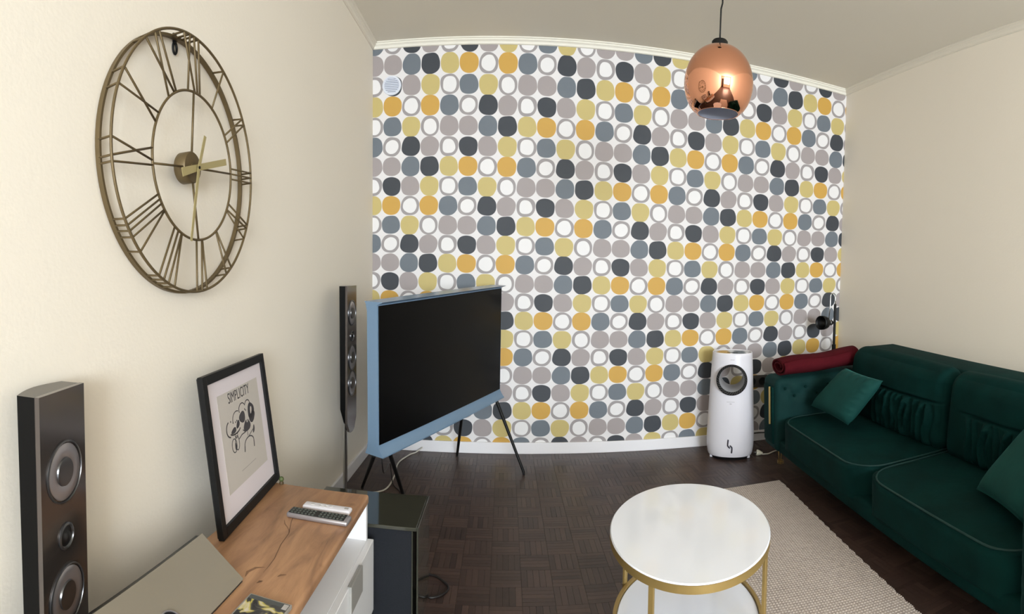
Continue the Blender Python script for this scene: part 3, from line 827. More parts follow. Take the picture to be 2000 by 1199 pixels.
# thin black plate standing in for the shade under the housing
bm = new(); box(bm, -HW + 0.01, -0.020, zbm - 0.004, HW - 0.01, 0.062, zbm, 0.001, 1); obj('underside_shadow', bm, M['black'], tv)
legs = [((-0.521, -0.02, zbm - 0.003), (-0.493, 2.736)), ((-0.575, 0.03, zbm - 0.003), (-0.760, 2.880)),
        ((0.189, 0.03, zbm - 0.003), (-0.293, 3.508)), ((0.511, -0.02, zbm - 0.003), (0.128, 3.213))]
for top, (fx, fy) in legs:
    t = TM @ Vector(top); bm = new()
    tube(bm, [TI @ t, TI @ Vector((fx, fy, 0.014)), TI @ Vector((fx, fy, 0.001))], [0.0105, 0.008, 0.007], 12); obj('leg', bm, M['black'], tv, True)

# cables
def cable(name, pts, r, mt, label):
    out = []; P_ = [Vector(p) for p in pts]
    for i in range(len(P_) - 1):
        p0 = P_[max(i - 1, 0)]; p1 = P_[i]; p2 = P_[i + 1]; p3 = P_[min(i + 2, len(P_) - 1)]
        for k in range(8):
            t = k / 8; out.append(0.5 * ((2 * p1) + (p2 - p0) * t + (2 * p0 - 5 * p1 + 4 * p2 - p3) * t * t + (3 * p1 - p0 - 3 * p2 + p3) * t ** 3))
    out.append(P_[-1])
    bm = new(); tube(bm, out, r, 8); return tag(obj(name, bm, mt, None, 'all'), label, 'cable')
cable('power_cable', [(-0.53, 3.57, 0.03), (-0.57, 3.54, 0.006), (-0.605, 3.48, 0.005), (-0.645, 3.32, 0.005), (-0.625, 3.10, 0.005), (-0.628, 2.92, 0.005), (-0.67, 2.85, 0.005), (-0.75, 2.82, 0.005)], 0.0045, M['cable_white'],
      'white power cable curling over the dark floor under the television')
tp = TM @ Vector((-0.50, 0.05, zbm - 0.012))
cable('signal_cable', [tp, tp + Vector((0.0, 0.05, -0.12)), (-0.64, 3.04, 0.10), (-0.61, 2.98, 0.01), (-0.56, 2.90, 0.005), (-0.50, 2.80, 0.005)], 0.0032, M['cable_black'],
      'thin black cable dropping from the near end of the television')
cable('subwoofer_cable', [(-0.31, 2.10, 0.005), (-0.26, 2.09, 0.005), (-0.225, 2.06, 0.005), (-0.198, 2.02, 0.005), (-0.203, 1.985, 0.005), (-0.228, 1.955, 0.005), (-0.262, 1.945, 0.005), (-0.28, 1.99, 0.006)], 0.0045, M['cable_black'],
      'black cable looping out on the parquet beside the subwoofer')
cable('skirting_cable', [(1.60, 3.575, 0.055), (1.70, 3.57, 0.05), (1.80, 3.575, 0.062), (1.95, 3.575, 0.05)], 0.004, M['cable_black'],
      'dark cable running along the white skirting behind the sofa arm')
cable('air_cooler_cable', [(1.69, 3.262, 0.012), (1.74, 3.27, 0.006), (1.80, 3.30, 0.006), (1.90, 3.34, 0.006)], 0.005, M['cable_white'],
      'short white cable on the floor under the far sofa leg')
plug = thing('power_plug', 'ivory mains plug lying on the floor between air cooler and sofa leg', 'plug', (1.672, 3.28, 0.018), -0.25)
bm = new(); lathe(bm, [(0, -0.016), (0.019, -0.016), (0.020, -0.006), (0.014, 0.010), (0.007, 0.026), (0, 0.027)], 20, align((1, -0.1, -0.15), (0, 0, 1), (0, 0, 0))); obj('body', bm, M['ivory'], plug, True)
bm = new(); tube(bm, [(-0.016, -0.008, 0.002), (-0.034, -0.008, 0.004)], 0.0025, 8); obj('pin', bm, M['chrome'], plug)
bm = new(); tube(bm, [(-0.016, 0.010, 0.002), (-0.034, 0.010, 0.004)], 0.0025, 8); obj('pin', bm, M['chrome'], plug)

# ------------------------------------------------------------------ slim loudspeakers on poles
def speaker(label, xf, y0, y1, ztop, zbot, depth, yaw, pole_xy, drivers, tw, fr=1.0, fo=0.05):
    """front faces +x; y0..y1 its width; everything local to the middle of the front's foot"""
    yc = (y0 + y1) / 2; W = (y1 - y0) / 2
    t = thing('loudspeaker', label, 'speaker', (xf, yc, 0), yaw, 'tall slim loudspeakers by the left wall')
    # cabinet: curved back, tapered foot
    bm = new()
    levels = [(zbot + 0.03, 0.35, 0.35), (zbot + 0.06, 0.6, 0.7), (zbot + 0.13, 0.9, 1.0), (ztop - 0.001, 1.0, 1.0)]
    rings = []
    for z, kd, kw in levels:
        row = [Vector((-0.004, -W * kw, z))]
        for q in range(13):
            a = q / 12; yy = -W * kw + 2 * W * kw * a
            row.append(Vector((-depth * kd - 0.018 * kd * math.sin(PI * a) - 0.004 * a * kd, yy, z)))
        row.append(Vector((-0.004, W * kw, z)))
        rings.append([bm.verts.new(p) for p in row])
    for a_, b_ in zip(rings[:-1], rings[1:]):
        n_ = len(a_)
        for k in range(n_): bm.faces.new((a_[k], a_[(k + 1) % n_], b_[(k + 1) % n_], b_[k]))
    bm.faces.new(rings[0]); bm.faces.new(rings[-1]); bmesh.ops.recalc_face_normals(bm, faces=bm.faces[:])
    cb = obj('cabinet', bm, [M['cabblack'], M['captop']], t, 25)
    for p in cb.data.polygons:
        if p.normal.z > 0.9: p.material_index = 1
    # front plate, rounded tongue at the foot
    bm = new(); pl = [(-W, ztop), (W, ztop), (W, zbot + 0.10), (W * 0.97, zbot + 0.06)]
    for q in range(9):
        a = q / 8 * PI; pl.append((W * 0.62 * math.cos(a), zbot + 0.022 - 0.022 * math.sin(a)))
    pl += [(-W * 0.97, zbot + 0.06), (-W, zbot + 0.10)]
    MY = Matrix(((0, 0, 1, 0), (1, 0, 0, 0), (0, 1, 0, 0), (0, 0, 0, 1)))
    vs = prism(bm, pl, -0.005, 0.006, MY); obj('front_plate', bm, M['smoke'], t, 20)
    for dz in drivers:
        Mx = align((1, 0, 0), (0, 1, 0), (0.006, 0, dz))
        bm = new(); r = W * 0.77
        lathe(bm, [(r, 0), (r, 0.003), (r * 0.95, 0.004), (r * 0.93, 0.001), (r * 0.93, 0.0)], 48, Mx); dr = obj('driver', bm, M['darksilver'], t, True)
        bm = new(); lathe(bm, [(r * 0.90, 0.001), (r * 0.86, 0.003), (r * 0.60, 0.0015), (r * 0.47, 0.0008), (r * 0.46, 0.0006)], 48, Mx); obj('cone', bm, M['silver'], dr, 'all')
        bm = new(); lathe(bm, [(r * 0.46, 0.0005), (r * 0.44, 0.004), (r * 0.38, 0.0045), (0.0, 0.002)], 48, Mx); obj('dust_cap', bm, M['darksilver'], dr, 30)
    Mx = align((1, 0, 0), (0, 1, 0), (0.006, 0, tw))
    bm = new(); r = W * 0.33
    lathe(bm, [(r, 0), (r, 0.003), (r * 0.85, 0.0045), (r * 0.80, 0.001), (r * 0.7, 0.0)], 36, Mx); dr = obj('tweeter', bm, M['darksilver'], t, True)
    bm = new(); lathe(bm, [(r * 0.8, 0.0006), (r * 0.45, 0.0006), (r * 0.38, 0.005), (0, 0.008)], 36, Mx); obj('dome', bm, M['blackplastic'], dr, 'all')
    px, py = pole_xy
    bm = new(); tube(bm, [(px, py, 0.018), (px, py, zbot + 0.10)], 0.011, 16); obj('pole', bm, M['chrome'], t, True)
    bm = new(); lathe(bm, [(0, 0.020), (0.078 * fr, 0.020), (0.088 * fr, 0.012), (0.089 * fr, 0.001), (0, 0.001)], 48, Matrix.Translation((px + fo, py, 0))); obj('foot_disc', bm, M['glassblack'], t, True)
    return t
speaker('slim black tower loudspeaker cut by the left and bottom edges of the photo', -0.786, 0.664, 0.826, 0.965, 0.24, 0.046, 0.227, (-0.030, 0.0), [0.802, 0.552], 0.672, 0.55, -0.006)
speaker('slim black loudspeaker on a chrome pole beside the television', -0.760, 2.566, 2.733, 1.125, 0.385, 0.034, 0.0, (-0.030, 0.0), [0.989, 0.765, 0.636], 0.873)

# ------------------------------------------------------------------ subwoofer
sub = thing('subwoofer', 'black glass-topped subwoofer box between the console and the television', 'subwoofer', (-0.46, 1.85, 0))
sx0, sx1, sy0, sy1, szt = -0.668, -0.268, 1.722, 1.985, 0.365
bm = new(); box(bm, sx0 + 0.012, sy0 + 0.006, 0.012, sx1 - 0.022, sy1 - 0.008, szt - 0.012, 0.004); obj('cabinet', bm, M['navy'], sub, world=True)
bm = new(); box(bm, sx0, sy0, szt - 0.012, sx1 - 0.006, sy1, szt, 0.0015, 1); obj('glass_top', bm, M['glassblack'], sub, world=True)
bm = new(); box(bm, sx1 - 0.022, sy0 + 0.002, 0.004, sx1 - 0.018, sy1 - 0.002, szt - 0.012); box(bm, sx1 - 0.006, sy0 + 0.004, 0.002, sx1, sy1, szt, 0.001, 1)
obj('side_glass', bm, M['glassblack'], sub, world=True)
bm = new(); box(bm, sx0 + 0.02, sy1 - 0.006, 0.02, sx1 - 0.01, sy1 + 0.004, szt - 0.004, 0.001, 1); obj('rear_panel', bm, M['blackplastic'], sub, world=True)
for fx in (sx0 + 0.05, sx1 - 0.06):
    for fy in (sy0 + 0.04, sy1 - 0.04):
        bm = new(); lathe(bm, [(0, 0.013), (0.018, 0.013), (0.016, 0.0), (0, 0.0)], 16, Matrix.Translation((fx, fy, 0))); obj('foot', bm, M['blackplastic'], sub, True, world=True)

# ------------------------------------------------------------------ console
kx0, kx1, ky0, ky1, kz = -0.758, -0.422, 0.36, 1.684, 0.48
con = thing('console_cabinet', 'white console cabinet with an oak-look top against the left wall', 'cabinet', (-0.58, 1.0, 0))
bm = new(); box(bm, kx0, ky0, kz - 0.030, kx1, ky1, kz, 0.008, 3); obj('oak_top', bm, M['wood'], con, True, world=True, label='oak-look wooden top')
# printed knot and crack of the oak-look top
def grain(pts, ws, name, mt):
    bm = new(); L1, L2 = [], []
    for i, p in enumerate(pts):
        a = Vector(pts[max(i - 1, 0)]); b_ = Vector(pts[min(i + 1, len(pts) - 1)]); d_ = (b_ - a).normalized(); n_ = Vector((-d_.y, d_.x)) * ws[i]
        L1.append(bm.verts.new((p[0] + n_.x, p[1] + n_.y, kz + 0.0003))); L2.append(bm.verts.new((p[0] - n_.x, p[1] - n_.y, kz + 0.0003)))
    for i in range(len(pts) - 1): bm.faces.new((L1[i], L1[i + 1], L2[i + 1], L2[i]))
    bmesh.ops.recalc_face_normals(bm, faces=bm.faces[:])
    obj(name, bm, mt, con, world=True)
M['crack'] = mat('oak_crack', (112, 80, 56), 0.5)
M['crack2'] = mat('oak_knot', (134, 98, 70), 0.5)
grain([(-0.594, 1.52), (-0.598, 1.488), (-0.586, 1.427), (-0.565, 1.356), (-0.561, 1.293), (-0.548, 1.223), (-0.546, 1.187), (-0.546, 1.152)], [0.0012, 0.0016, 0.001, 0.0012, 0.0013, 0.0012, 0.001, 0.0004], 'grain_crack', M['crack'])
grain([(-0.609, 1.429), (-0.597, 1.406), (-0.581, 1.388), (-0.564, 1.363)], [0.0006, 0.0018, 0.0013, 0.0005], 'grain_crack', M['crack2'])
grain([(-0.577, 1.119), (-0.581, 1.140), (-0.571, 1.165), (-0.553, 1.176)], [0.001, 0.004, 0.004, 0.001], 'grain_knot', M['crack2'])
grain([(-0.541, 1.106), (-0.537, 1.116), (-0.532, 1.120)], [0.001, 0.004, 0.001], 'grain_knot', M['crack'])
grain([(-0.508, 1.150), (-0.503, 1.160), (-0.492, 1.166)], [0.001, 0.004, 0.001], 'grain_knot', M['crack2'])
for a_, b_ in ((ky1 - 0.022, ky1 - 0.004), (ky0 + 0.004, ky0 + 0.022)):
    bm = new(); box(bm, kx0 + 0.004, a_, 0.10, kx1 - 0.004, b_, kz - 0.030, 0.001, 1); obj('side_panel', bm, M['white'], con, world=True)
bm = new(); box(bm, kx0 + 0.006, ky0 + 0.022, 0.322, kx1 - 0.004, ky1 - 0.022, 0.338); obj('shelf', bm, M['white'], con, world=True)
bm = new(); box(bm, kx0 + 0.004, ky0 + 0.022, 0.10, kx0 + 0.010, ky1 - 0.022, kz - 0.03); obj('back_panel', bm, M['white'], con, world=True)
bm = new(); box(bm, kx0 + 0.010, ky0 + 0.022, 0.10, kx1 - 0.004, ky1 - 0.022, 0.116); obj('bottom_panel', bm, M['white'], con, world=True)
for a_, b_ in ((1.03, ky1 - 0.003), (ky0 + 0.003, 1.026)):
    bm = new(); box(bm, kx1 - 0.004, a_, 0.104, kx1 + 0.016, b_, 0.336, 0.0015, 1); dw = obj('drawer', bm, M['white'], con, world=True)
    mid = (a_ + b_) / 2 + (0.10 if b_ > 1.1 else 0)
    bm = new(); box(bm, kx1 + 0.012, mid - 0.060, 0.3365, kx1 + 0.016, mid + 0.060, 0.339, 0.001, 1); box(bm, kx1 + 0.016, mid - 0.060, 0.262, kx1 + 0.024, mid + 0.060, 0.339, 0.001, 1)
    obj('handle', bm, M['greymetal'], dw, label='grey metal handle')
for fx in (kx0 + 0.04, kx1 - 0.04):
    for fy in (ky0 + 0.06, ky1 - 0.06):
        bm = new(); lathe(bm, [(0, 0.10), (0.018, 0.10), (0.014, 0.0), (0, 0)], 16, Matrix.Translation((fx, fy, 0))); obj('foot', bm, M['blackplastic'], con, True, world=True)

# ------------------------------------------------------------------ framed print leaning back on its strut
q0 = Vector((-0.701, 1.24, 0.482)); q1 = Vector((-0.745, 1.715, 0.482)); q2 = Vector((-0.803, 1.715, 0.921)); q3 = Vector((-0.763, 1.24, 0.907))
ux = (q1 - q0); FWd = ux.length; ux = ux.normalized(); uz = ((q3 - q0) + (q2 - q1)) / 2; uz = (uz - ux * uz.dot(ux)); FHt = uz.length; uz = uz.normalized(); un = ux.cross(uz).normalized()
if un.x < 0: un = -un
FM = Matrix((ux, uz, un)).transposed().to_4x4(); FM.translation = q0 - un * 0.016
pic = thing('framed_print', 'black-framed flower print reading SIMPLICITY leaning on the console', 'picture', (q0.x, q0.y, 0.482))
W_, H_ = FWd, FHt; bw = 0.026
def fobj(name, bm, mt, **k):
    for v in bm.verts: v.co = FM @ v.co
    bmesh.ops.recalc_face_normals(bm, faces=bm.faces[:])
    return obj(name, bm, mt, pic, world=True, **k)
bm = new()
for x0, y0, x1, y1 in ((0, 0, bw, H_), (W_ - bw, 0, W_, H_), (bw, 0, W_ - bw, bw), (bw, H_ - bw, W_ - bw, H_)): box(bm, x0, y0, 0, x1, y1, 0.016, 0.001, 1)
fobj('frame', bm, M['black'])
bm = new(); box(bm, bw - 0.004, bw - 0.004, 0.001, W_ - bw + 0.004, H_ - bw + 0.004, 0.007); fobj('mount', bm, M['mat_board'])
mx0, mx1, my0, my1 = 0.088, W_ - 0.072, 0.088, H_ - 0.070
bm = new(); box(bm, mx0, my0, 0.007, mx1, my1, 0.0074); pr_ = fobj('print_sheet', bm, M['paper'])
PW, PH = mx1 - mx0, my1 - my0
def flat(polys, name, mt, z=0.0075, sq=True):
    bm = new()
    if sq: polys = [[(a_, 0.27 + (b_ - 0.13) * 0.83) for a_, b_ in poly] for poly in polys]
    for poly in polys:
        vs = [bm.verts.new(FM @ Vector((mx0 + a_ * PW, my0 + b_ * PH, z))) for a_, b_ in poly]; bm.faces.new(vs)
    bmesh.ops.triangulate(bm, faces=bm.faces[:])
    o = obj(name, bm, mt, pr_); o['kind'] = 'stuff'
    return o
def blob(cx, cy, rx, ry, rot=0, n=20, wob=0.08, seed=1):
    rd = random.Random(seed); ph_ = rd.random() * 6
    out = []
    for k in range(n):
        a = 2 * PI * k / n; r = 1 + wob * math.sin(3 * a + ph_)
        x = rx * r * math.cos(a); y = ry * r * math.sin(a)
        out.append((cx + x * math.cos(rot) - y * math.sin(rot), cy + x * math.sin(rot) + y * math.cos(rot)))
    return out
def stroke(pts, w=0.008):
    out = []
    L1, L2 = [], []
    for i, p in enumerate(pts):
        a = Vector(pts[max(i - 1, 0)]); b_ = Vector(pts[min(i + 1, len(pts) - 1)]); d = (b_ - a).normalized(); n_ = Vector((-d.y, d.x))
        L1.append(tuple(Vector(p) + n_ * w)); L2.append(tuple(Vector(p) - n_ * w))
    return [[L1[i], L1[i + 1], L2[i + 1], L2[i]] for i in range(len(pts) - 1)]
def arc(cx, cy, rx, ry, a0, a1, n=12): return [(cx + rx * math.cos(math.radians(a0 + (a1 - a0) * k / n)), cy + ry * math.sin(math.radians(a0 + (a1 - a0) * k / n))) for k in range(n + 1)]
art = [blob(.50, .60, .075, .075, 0.3, seed=2), blob(.73, .615, .085, .11, -0.1, seed=3), blob(.74, .53, .085, .07, 0.5, seed=4), blob(.59, .455, .09, .075, 0.2, seed=5),
       blob(.27, .50, .06, .035, 0.2, seed=6), blob(.38, .545, .035, .055, -0.6, seed=8), blob(.745, .355, .022, .055, -0.35, seed=7), blob(.27, .30, .02, .05, 0, seed=9)]
lines = []
for p, w_ in ((arc(.52, .70, .08, .08, 20, 200), .007), (arc(.66, .73, .06, .05, -10, 170), .007), (arc(.37, .62, .10, .10, 60, 190), .006), (arc(.20, .545, .09, .10, 110, 260), .009),
          (arc(.30, .50, .12, .05, 200, 350), .010), (arc(.24, .32, .055, .085, 0, 360, 20), .006), (arc(.31, .33, .045, .09, 0, 360, 20), .006), (arc(.31, .425, .03, .03, 0, 360), .006),
          ([(.36, .36), (.44, .39), (.53, .39)], .007), ([(.47, .44), (.53, .39), (.575, .40), (.58, .32)], .006), (arc(.59, .22, .12, .085, 0, 180), .008), ([(.60, .31), (.72, .36)], .006), ([(.47, .22), (.455, .15)], .010), ([(.71, .22), (.70, .13)], .010)):
    lines += stroke(p, w_)
flat(art, 'flower_blots', M['ink']); flat(lines, 'flower_lines', M['ink'], 0.0077)
flat([blob(.615, .575, .03, .03, seed=11), blob(.60, .52, .014, .028, seed=12), blob(.65, .525, .012, .026, seed=13), blob(.73, .625, .02, .05, -.2, seed=14)], 'white_blots', M['paper'], 0.0079)
flat([blob(x, y, .010, .012, seed=15) for x, y in ((.22, .63), (.27, .60), (.33, .59), (.36, .60), (.60, .66), (.58, .68))], 'ink_specks', M['ink'], 0.0078)
flat(stroke([(.33, .125), (.70, .13)], .003), 'caption_line', M['inklight'], 0.0078, False)
def text_mesh(body, size, mt, name, parent, Mw, xs=1.0):
    cu = bpy.data.curves.new(name, 'FONT'); cu.body = body; cu.size = size; cu.align_x = 'CENTER'; cu.extrude = 0.0001
    to = bpy.data.objects.new(name + '_tmp', cu); C.objects.link(to); bpy.context.view_layer.update()
    me = bpy.data.meshes.new_from_object(to.evaluated_get(bpy.context.evaluated_depsgraph_get()))
    bpy.data.objects.remove(to); bpy.data.curves.remove(cu)
    me.transform(Mw @ Matrix.Diagonal((xs, 1, 1, 1))); me.materials.clear(); me.materials.append(mt)
    o = bpy.data.objects.new(name, me); C.objects.link(o); o.parent = parent
    return o
text_mesh('SIMPLICITY', 0.044, M['ink'], 'title_lettering', pr_, FM @ Matrix.Translation((mx0 + PW * 0.49, my0 + PH * 0.872, 0.0078)), 0.78)
bm = new(); box(bm, 0.004, 0.004, -0.004, W_ - 0.004, H_ - 0.004, 0.001); fobj('backing_board', bm, M['blackplastic'])

# ------------------------------------------------------------------ things on the console
def slab(name, quad, z0, h, label, cat, bev=0.004):
    """frame on four top corners (far-left, far-right, near-right, near-left)"""
    a_, b_, c_, d_ = [Vector((*q, 0)) for q in quad]
    return a_, b_, c_, d_
def remote(label, ctr, ang, L, Wd, h, body, face, dark):
    t = thing('remote_control', label, 'remote', (ctr[0], ctr[1], 0.4805), ang, None)
    bm = new(); box(bm, -L / 2, -Wd / 2, 0, L / 2, Wd / 2, h, 0.006, 3); obj('body', bm, body, t, True)
    if dark:
        bm = new(); box(bm, -L / 2 + 0.006, -Wd / 2 + 0.005, h - 0.001, L / 2 - 0.012, Wd / 2 - 0.004, h + 0.0008, 0.0006, 1); obj('key_panel', bm, face, t)
        bm = new()
        for i in range(15):
            for j in range(3):
                if i in (7,) : continue
                x = -L / 2 + 0.015 + i * (L - 0.036) / 14; y = (j - 1) * Wd * 0.27
                box(bm, x - 0.0032, y - 0.0035, h, x + 0.0032, y + 0.0035, h + 0.0026, 0.0008, 1)
        o = obj('keys', bm, mat('remote_keys', (78, 84, 78), 0.5), t); o['kind'] = 'stuff'
    else:
        bm = new(); 
        for x, y, s in ((-0.045, 0, 0.007), (-0.02, 0.006, 0.0045), (-0.02, -0.006, 0.0045), (-0.003, 0.006, 0.0045), (-0.003, -0.006, 0.0045), (0.012, 0.0, 0.005)):
            lathe(bm, [(0, h + 0.0012), (s * 0.9, h + 0.0012), (s, h), (0, h - 0.001)], 12, Matrix.Translation((x, y, 0)))
        o = obj('keys', bm, mat('white_keys', (206, 204, 204), 0.5), t, True); o['kind'] = 'stuff'
        bm = new(); box(bm, L / 2 - 0.020, -0.005, h - 0.0006, L / 2 - 0.008, 0.006, h + 0.0006); obj('eye', bm, M['label'], t)
    return t
remote('dark remote with silver edge lying nearest on the wooden console top', (-0.517, 1.467), -0.02 , 0.186, 0.048, 0.015, M['silver'], M['blackplastic'], True)
remote('narrow white remote lying behind the dark one', (-0.512, 1.529), -0.015, 0.148, 0.036, 0.014, M['whiteplastic'], None, False)
# disc case
cdm = bpy.data.materials.new('disc_sleeve'); cdm.use_nodes = True
nt = cdm.node_tree; N = nt.nodes; L = nt.links; b = N['Principled BSDF']; b.inputs['Roughness'].default_value = 0.15
tcn = N.new('ShaderNodeTexCoord'); n1 = N.new('ShaderNodeTexNoise'); n1.inputs['Scale'].default_value = 28; n1.inputs['Detail'].default_value = 2; n1.inputs['Distortion'].default_value = 1.0
L.new(tcn.outputs['Object'], n1.inputs['Vector']); rp = N.new('ShaderNodeValToRGB'); L.new(n1.outputs['Fac'], rp.inputs[0]); L.new(rp.outputs[0], b.inputs['Base Color'])
cr = rp.color_ramp; cr.elements[0].position = 0.47; cr.elements[0].color = (*s2l((48, 48, 48)), 1); cr.elements[1].position = 0.66; cr.elements[1].color = (*s2l((214, 204, 186)), 1)
e = cr.elements.new(0.53); e.color = (*s2l((86, 84, 74)), 1); e = cr.elements.new(0.57); e.color = (*s2l((190, 176, 80)), 1)
cd = thing('disc_case', 'clear disc case with dark and yellow sleeve on the oak-look console top', 'disc case', (-0.482, 0.985, 0.4805), -0.04)
cw2, cd2 = 0.05, 0.065
bm = new(); box(bm, -cw2, -cd2, 0, cw2, cd2, 0.009, 0.0012, 2); obj('case', bm, mat('clear_edge', (150, 146, 140), 0.2), cd)
bm = new(); box(bm, -cw2 + 0.004, -cd2 + 0.004, 0.0088, cw2 - 0.003, cd2 - 0.004, 0.0094); obj('sleeve', bm, cdm, cd, label='dark sleeve with yellow and white shapes')
bm = new(); box(bm, -cw2 + 0.004, cd2 - 0.018, 0.0093, cw2 - 0.016, cd2 - 0.0045, 0.0096); obj('sleeve_band', bm, mat('slate_band', (74, 78, 78), 0.4), cd)
bm = new(); box(bm, cw2 - 0.015, cd2 - 0.024, 0.0093, cw2 - 0.004, cd2 - 0.006, 0.0098); obj('price_label', bm, M['label'], cd)
# centre loudspeaker, its glossy face tilted up
cs = thing('centre_loudspeaker', 'grey glossy centre speaker with a round black driver lying tilted on the console', 'speaker', (-0.62, 0.8, 0.4805))
yA, yB = 0.44, 1.096
sec_ = [(-0.572, 0.4815), (-0.575, 0.4865), (-0.681, 0.565), (-0.698, 0.560), (-0.702, 0.4815)]
bm = new(); MZ = Matrix(((1, 0, 0, 0), (0, 0, 1, 0), (0, 1, 0, 0), (0, 0, 0, 1)))
prism(bm, sec_, yA, yB, MZ); obj('cabinet', bm, M['blackplastic'], cs, world=True)
fn = Vector((0.5645 - 0.4865, 0, 0.106)).normalized()   # face normal
fx_ = Vector((-0.106, 0, 0.0785)).normalized()
fb = Vector((-0.573, 0, 0.4850))
FMx = Matrix((fx_, Vector((0, 1, 0)), fn)).transposed().to_4x4(); FMx.translation = fb
bm = new(); box(bm, -0.001, yA - 0.002, 0.0, 0.137, yB + 0.002, 0.004, 0.001, 1, FMx); obj('face_plate', bm, mat('grey_gloss_face', (150, 142, 128), 0.2, 0.35), cs, world=True)
for yy in (0.852, 0.60):
    bm = new(); lathe(bm, [(0.029, 0.0035), (0.029, 0.006), (0.0265, 0.0065), (0.026, 0.0045), (0.0, 0.0045)], 40, FMx @ Matrix.Translation((0.034, yy, 0))); dv = obj('driver', bm, M['silver'], cs, True, world=True)
    bm = new(); lathe(bm, [(0.0258, 0.0048), (0.023, 0.0065), (0.012, 0.005), (0.008, 0.0075), (0, 0.008)], 36, FMx @ Matrix.Translation((0.034, yy, 0))); obj('cone', bm, M['blackplastic'], dv, 'all')
# small dark-green ornament peeping out behind the print
orn = thing('small_ornament', 'tiny dark green ornament peeping out behind the framed print', 'ornament', (-0.722, 1.672, 0.4805))
bm = new(); lathe(bm, [(0, 0), (0.007, 0.0), (0.008, 0.004), (0.006, 0.010), (0.0, 0.010)], 16); obj('base', bm, mat('brown_base', (74, 58, 34), 0.6), orn, True)
bm = new(); bmesh.ops.create_uvsphere(bm, u_segments=16, v_segments=10, radius=0.0085)
for v in bm.verts: v.co = Vector((v.co.x, v.co.y, v.co.z * 1.1 + 0.017))
obj('crown', bm, M['green'], orn, 'all')

# ------------------------------------------------------------------ air cooler tower with a see-through ring
ac = thing('air_cooler', 'white tower air cooler with a see-through black ring standing by the dotted wall', 'air cooler', (1.49, 3.352, 0), -0.4175)
bm = new()
lev = [(0.022, 0.146, 0.118), (0.034, 0.151, 0.123), (0.075, 0.157, 0.128), (0.14, 0.159, 0.130), (0.30, 0.153, 0.128), (0.45, 0.146, 0.126), (0.60, 0.139, 0.123), (0.68, 0.134, 0.119), (0.698, 0.133, 0.118), (0.702, 0.130, 0.115), (0.699, 0.126, 0.111), (0.694, 0.125, 0.110)]
def elring(bm, z, rx, ry, n=96, p=2.25):
    out = []
    for k in range(n):
        a = 2 * PI * k / n; c, s = math.cos(a), math.sin(a)
        out.append(bm.verts.new((math.copysign(abs(c) ** (2 / p), c) * rx, math.copysign(abs(s) ** (2 / p), s) * ry, z)))
    return out
rings = [elring(bm, z, rx, ry) for z, rx, ry in lev]
for a_, b_ in zip(rings[:-1], rings[1:]):
    for k in range(96): bm.faces.new((a_[k], a_[(k + 1) % 96], b_[(k + 1) % 96], b_[k]))
bm.faces.new(rings[0]); bm.faces.new(rings[-1]); bmesh.ops.recalc_face_normals(bm, faces=bm.faces[:])
body = obj('body', bm, M['whiteplastic'], ac, 35)
# cut the round opening
bm = new(); lathe(bm, [(0, -0.3), (0.094, -0.3), (0.094, 0.3), (0, 0.3)], 72, align((0, -1, 0), (1, 0, 0), (0, 0, 0.533)))
cut = obj('cutter', bm, M['whiteplastic'], ac)
md = body.modifiers.new('cut', 'BOOLEAN'); md.object = cut; md.operation = 'DIFFERENCE'; md.solver = 'EXACT'
bpy.context.view_layer.update()
me = bpy.data.meshes.new_from_object(body.evaluated_get(bpy.context.evaluated_depsgraph_get()))
body.modifiers.clear(); body.data = me; bpy.data.objects.remove(cut)
for p in me.polygons: p.use_smooth = True
me.set_sharp_from_angle(angle=math.radians(35))
RC = align((0, -1, 0), (1, 0, 0), (0, 0, 0.533))
bm = new(); lathe(bm, [(0.098, 0.112), (0.100, 0.118), (0.099, 0.131), (0.095, 0.134), (0.085, 0.118), (0.079, 0.10), (0.076, 0.05), (0.074, -0.10), (0.080, -0.122), (0.093, -0.130), (0.095, -0.11), (0.095, 0.10), (0.098, 0.112)], 72, RC)
ring = obj('ring_duct', bm, mat('light_grey_duct', (176, 176, 180), 0.4), ac, 40)
bm = new()
lathe(bm, [(0.1005, 0.128), (0.1005, 0.1375), (0.098, 0.139), (0.086, 0.125), (0.083, 0.121), (0.083, 0.112), (0.1005, 0.128)], 72, RC); obj('black_ring', bm, M['blackplastic'], ring, 40)
bm = new()
for k in range(36):
    a = 2 * PI * k / 36; a2 = a + 0.16
    p0 = Vector((0.096 * math.cos(a), 0.096 * math.sin(a), 0.1375)); p1 = Vector((0.085 * math.cos(a2), 0.085 * math.sin(a2), 0.1245))
    tube(bm, [RC @ p0, RC @ p1], 0.0013, 4)
fo = obj('ring_fins', bm, M['greyplastic'], ring)
bm = new(); rr_ = [elring(bm, z, rx, ry) for z, rx, ry in ((0.6945, 0.124, 0.109), (0.6975, 0.122, 0.107))]
for k in range(96): bm.faces.new((rr_[0][k], rr_[0][(k + 1) % 96], rr_[1][(k + 1) % 96], rr_[1][k]))
bm.faces.new(rr_[1]); bmesh.ops.recalc_face_normals(bm, faces=bm.faces[:]); top = obj('control_panel', bm, mat('grey_mirror_panel', (150, 148, 140), 0.12, 0.5), ac, 30)
bm = new()
for k in range(7): lathe(bm, [(0, 0.699), (0.005, 0.699), (0.005, 0.697), (0, 0.697)], 12, Matrix.Translation((-0.03 + 0.010 * k, -0.02, 0)))
tb = obj('touch_keys', bm, M['black'], top); tb['kind'] = 'stuff'
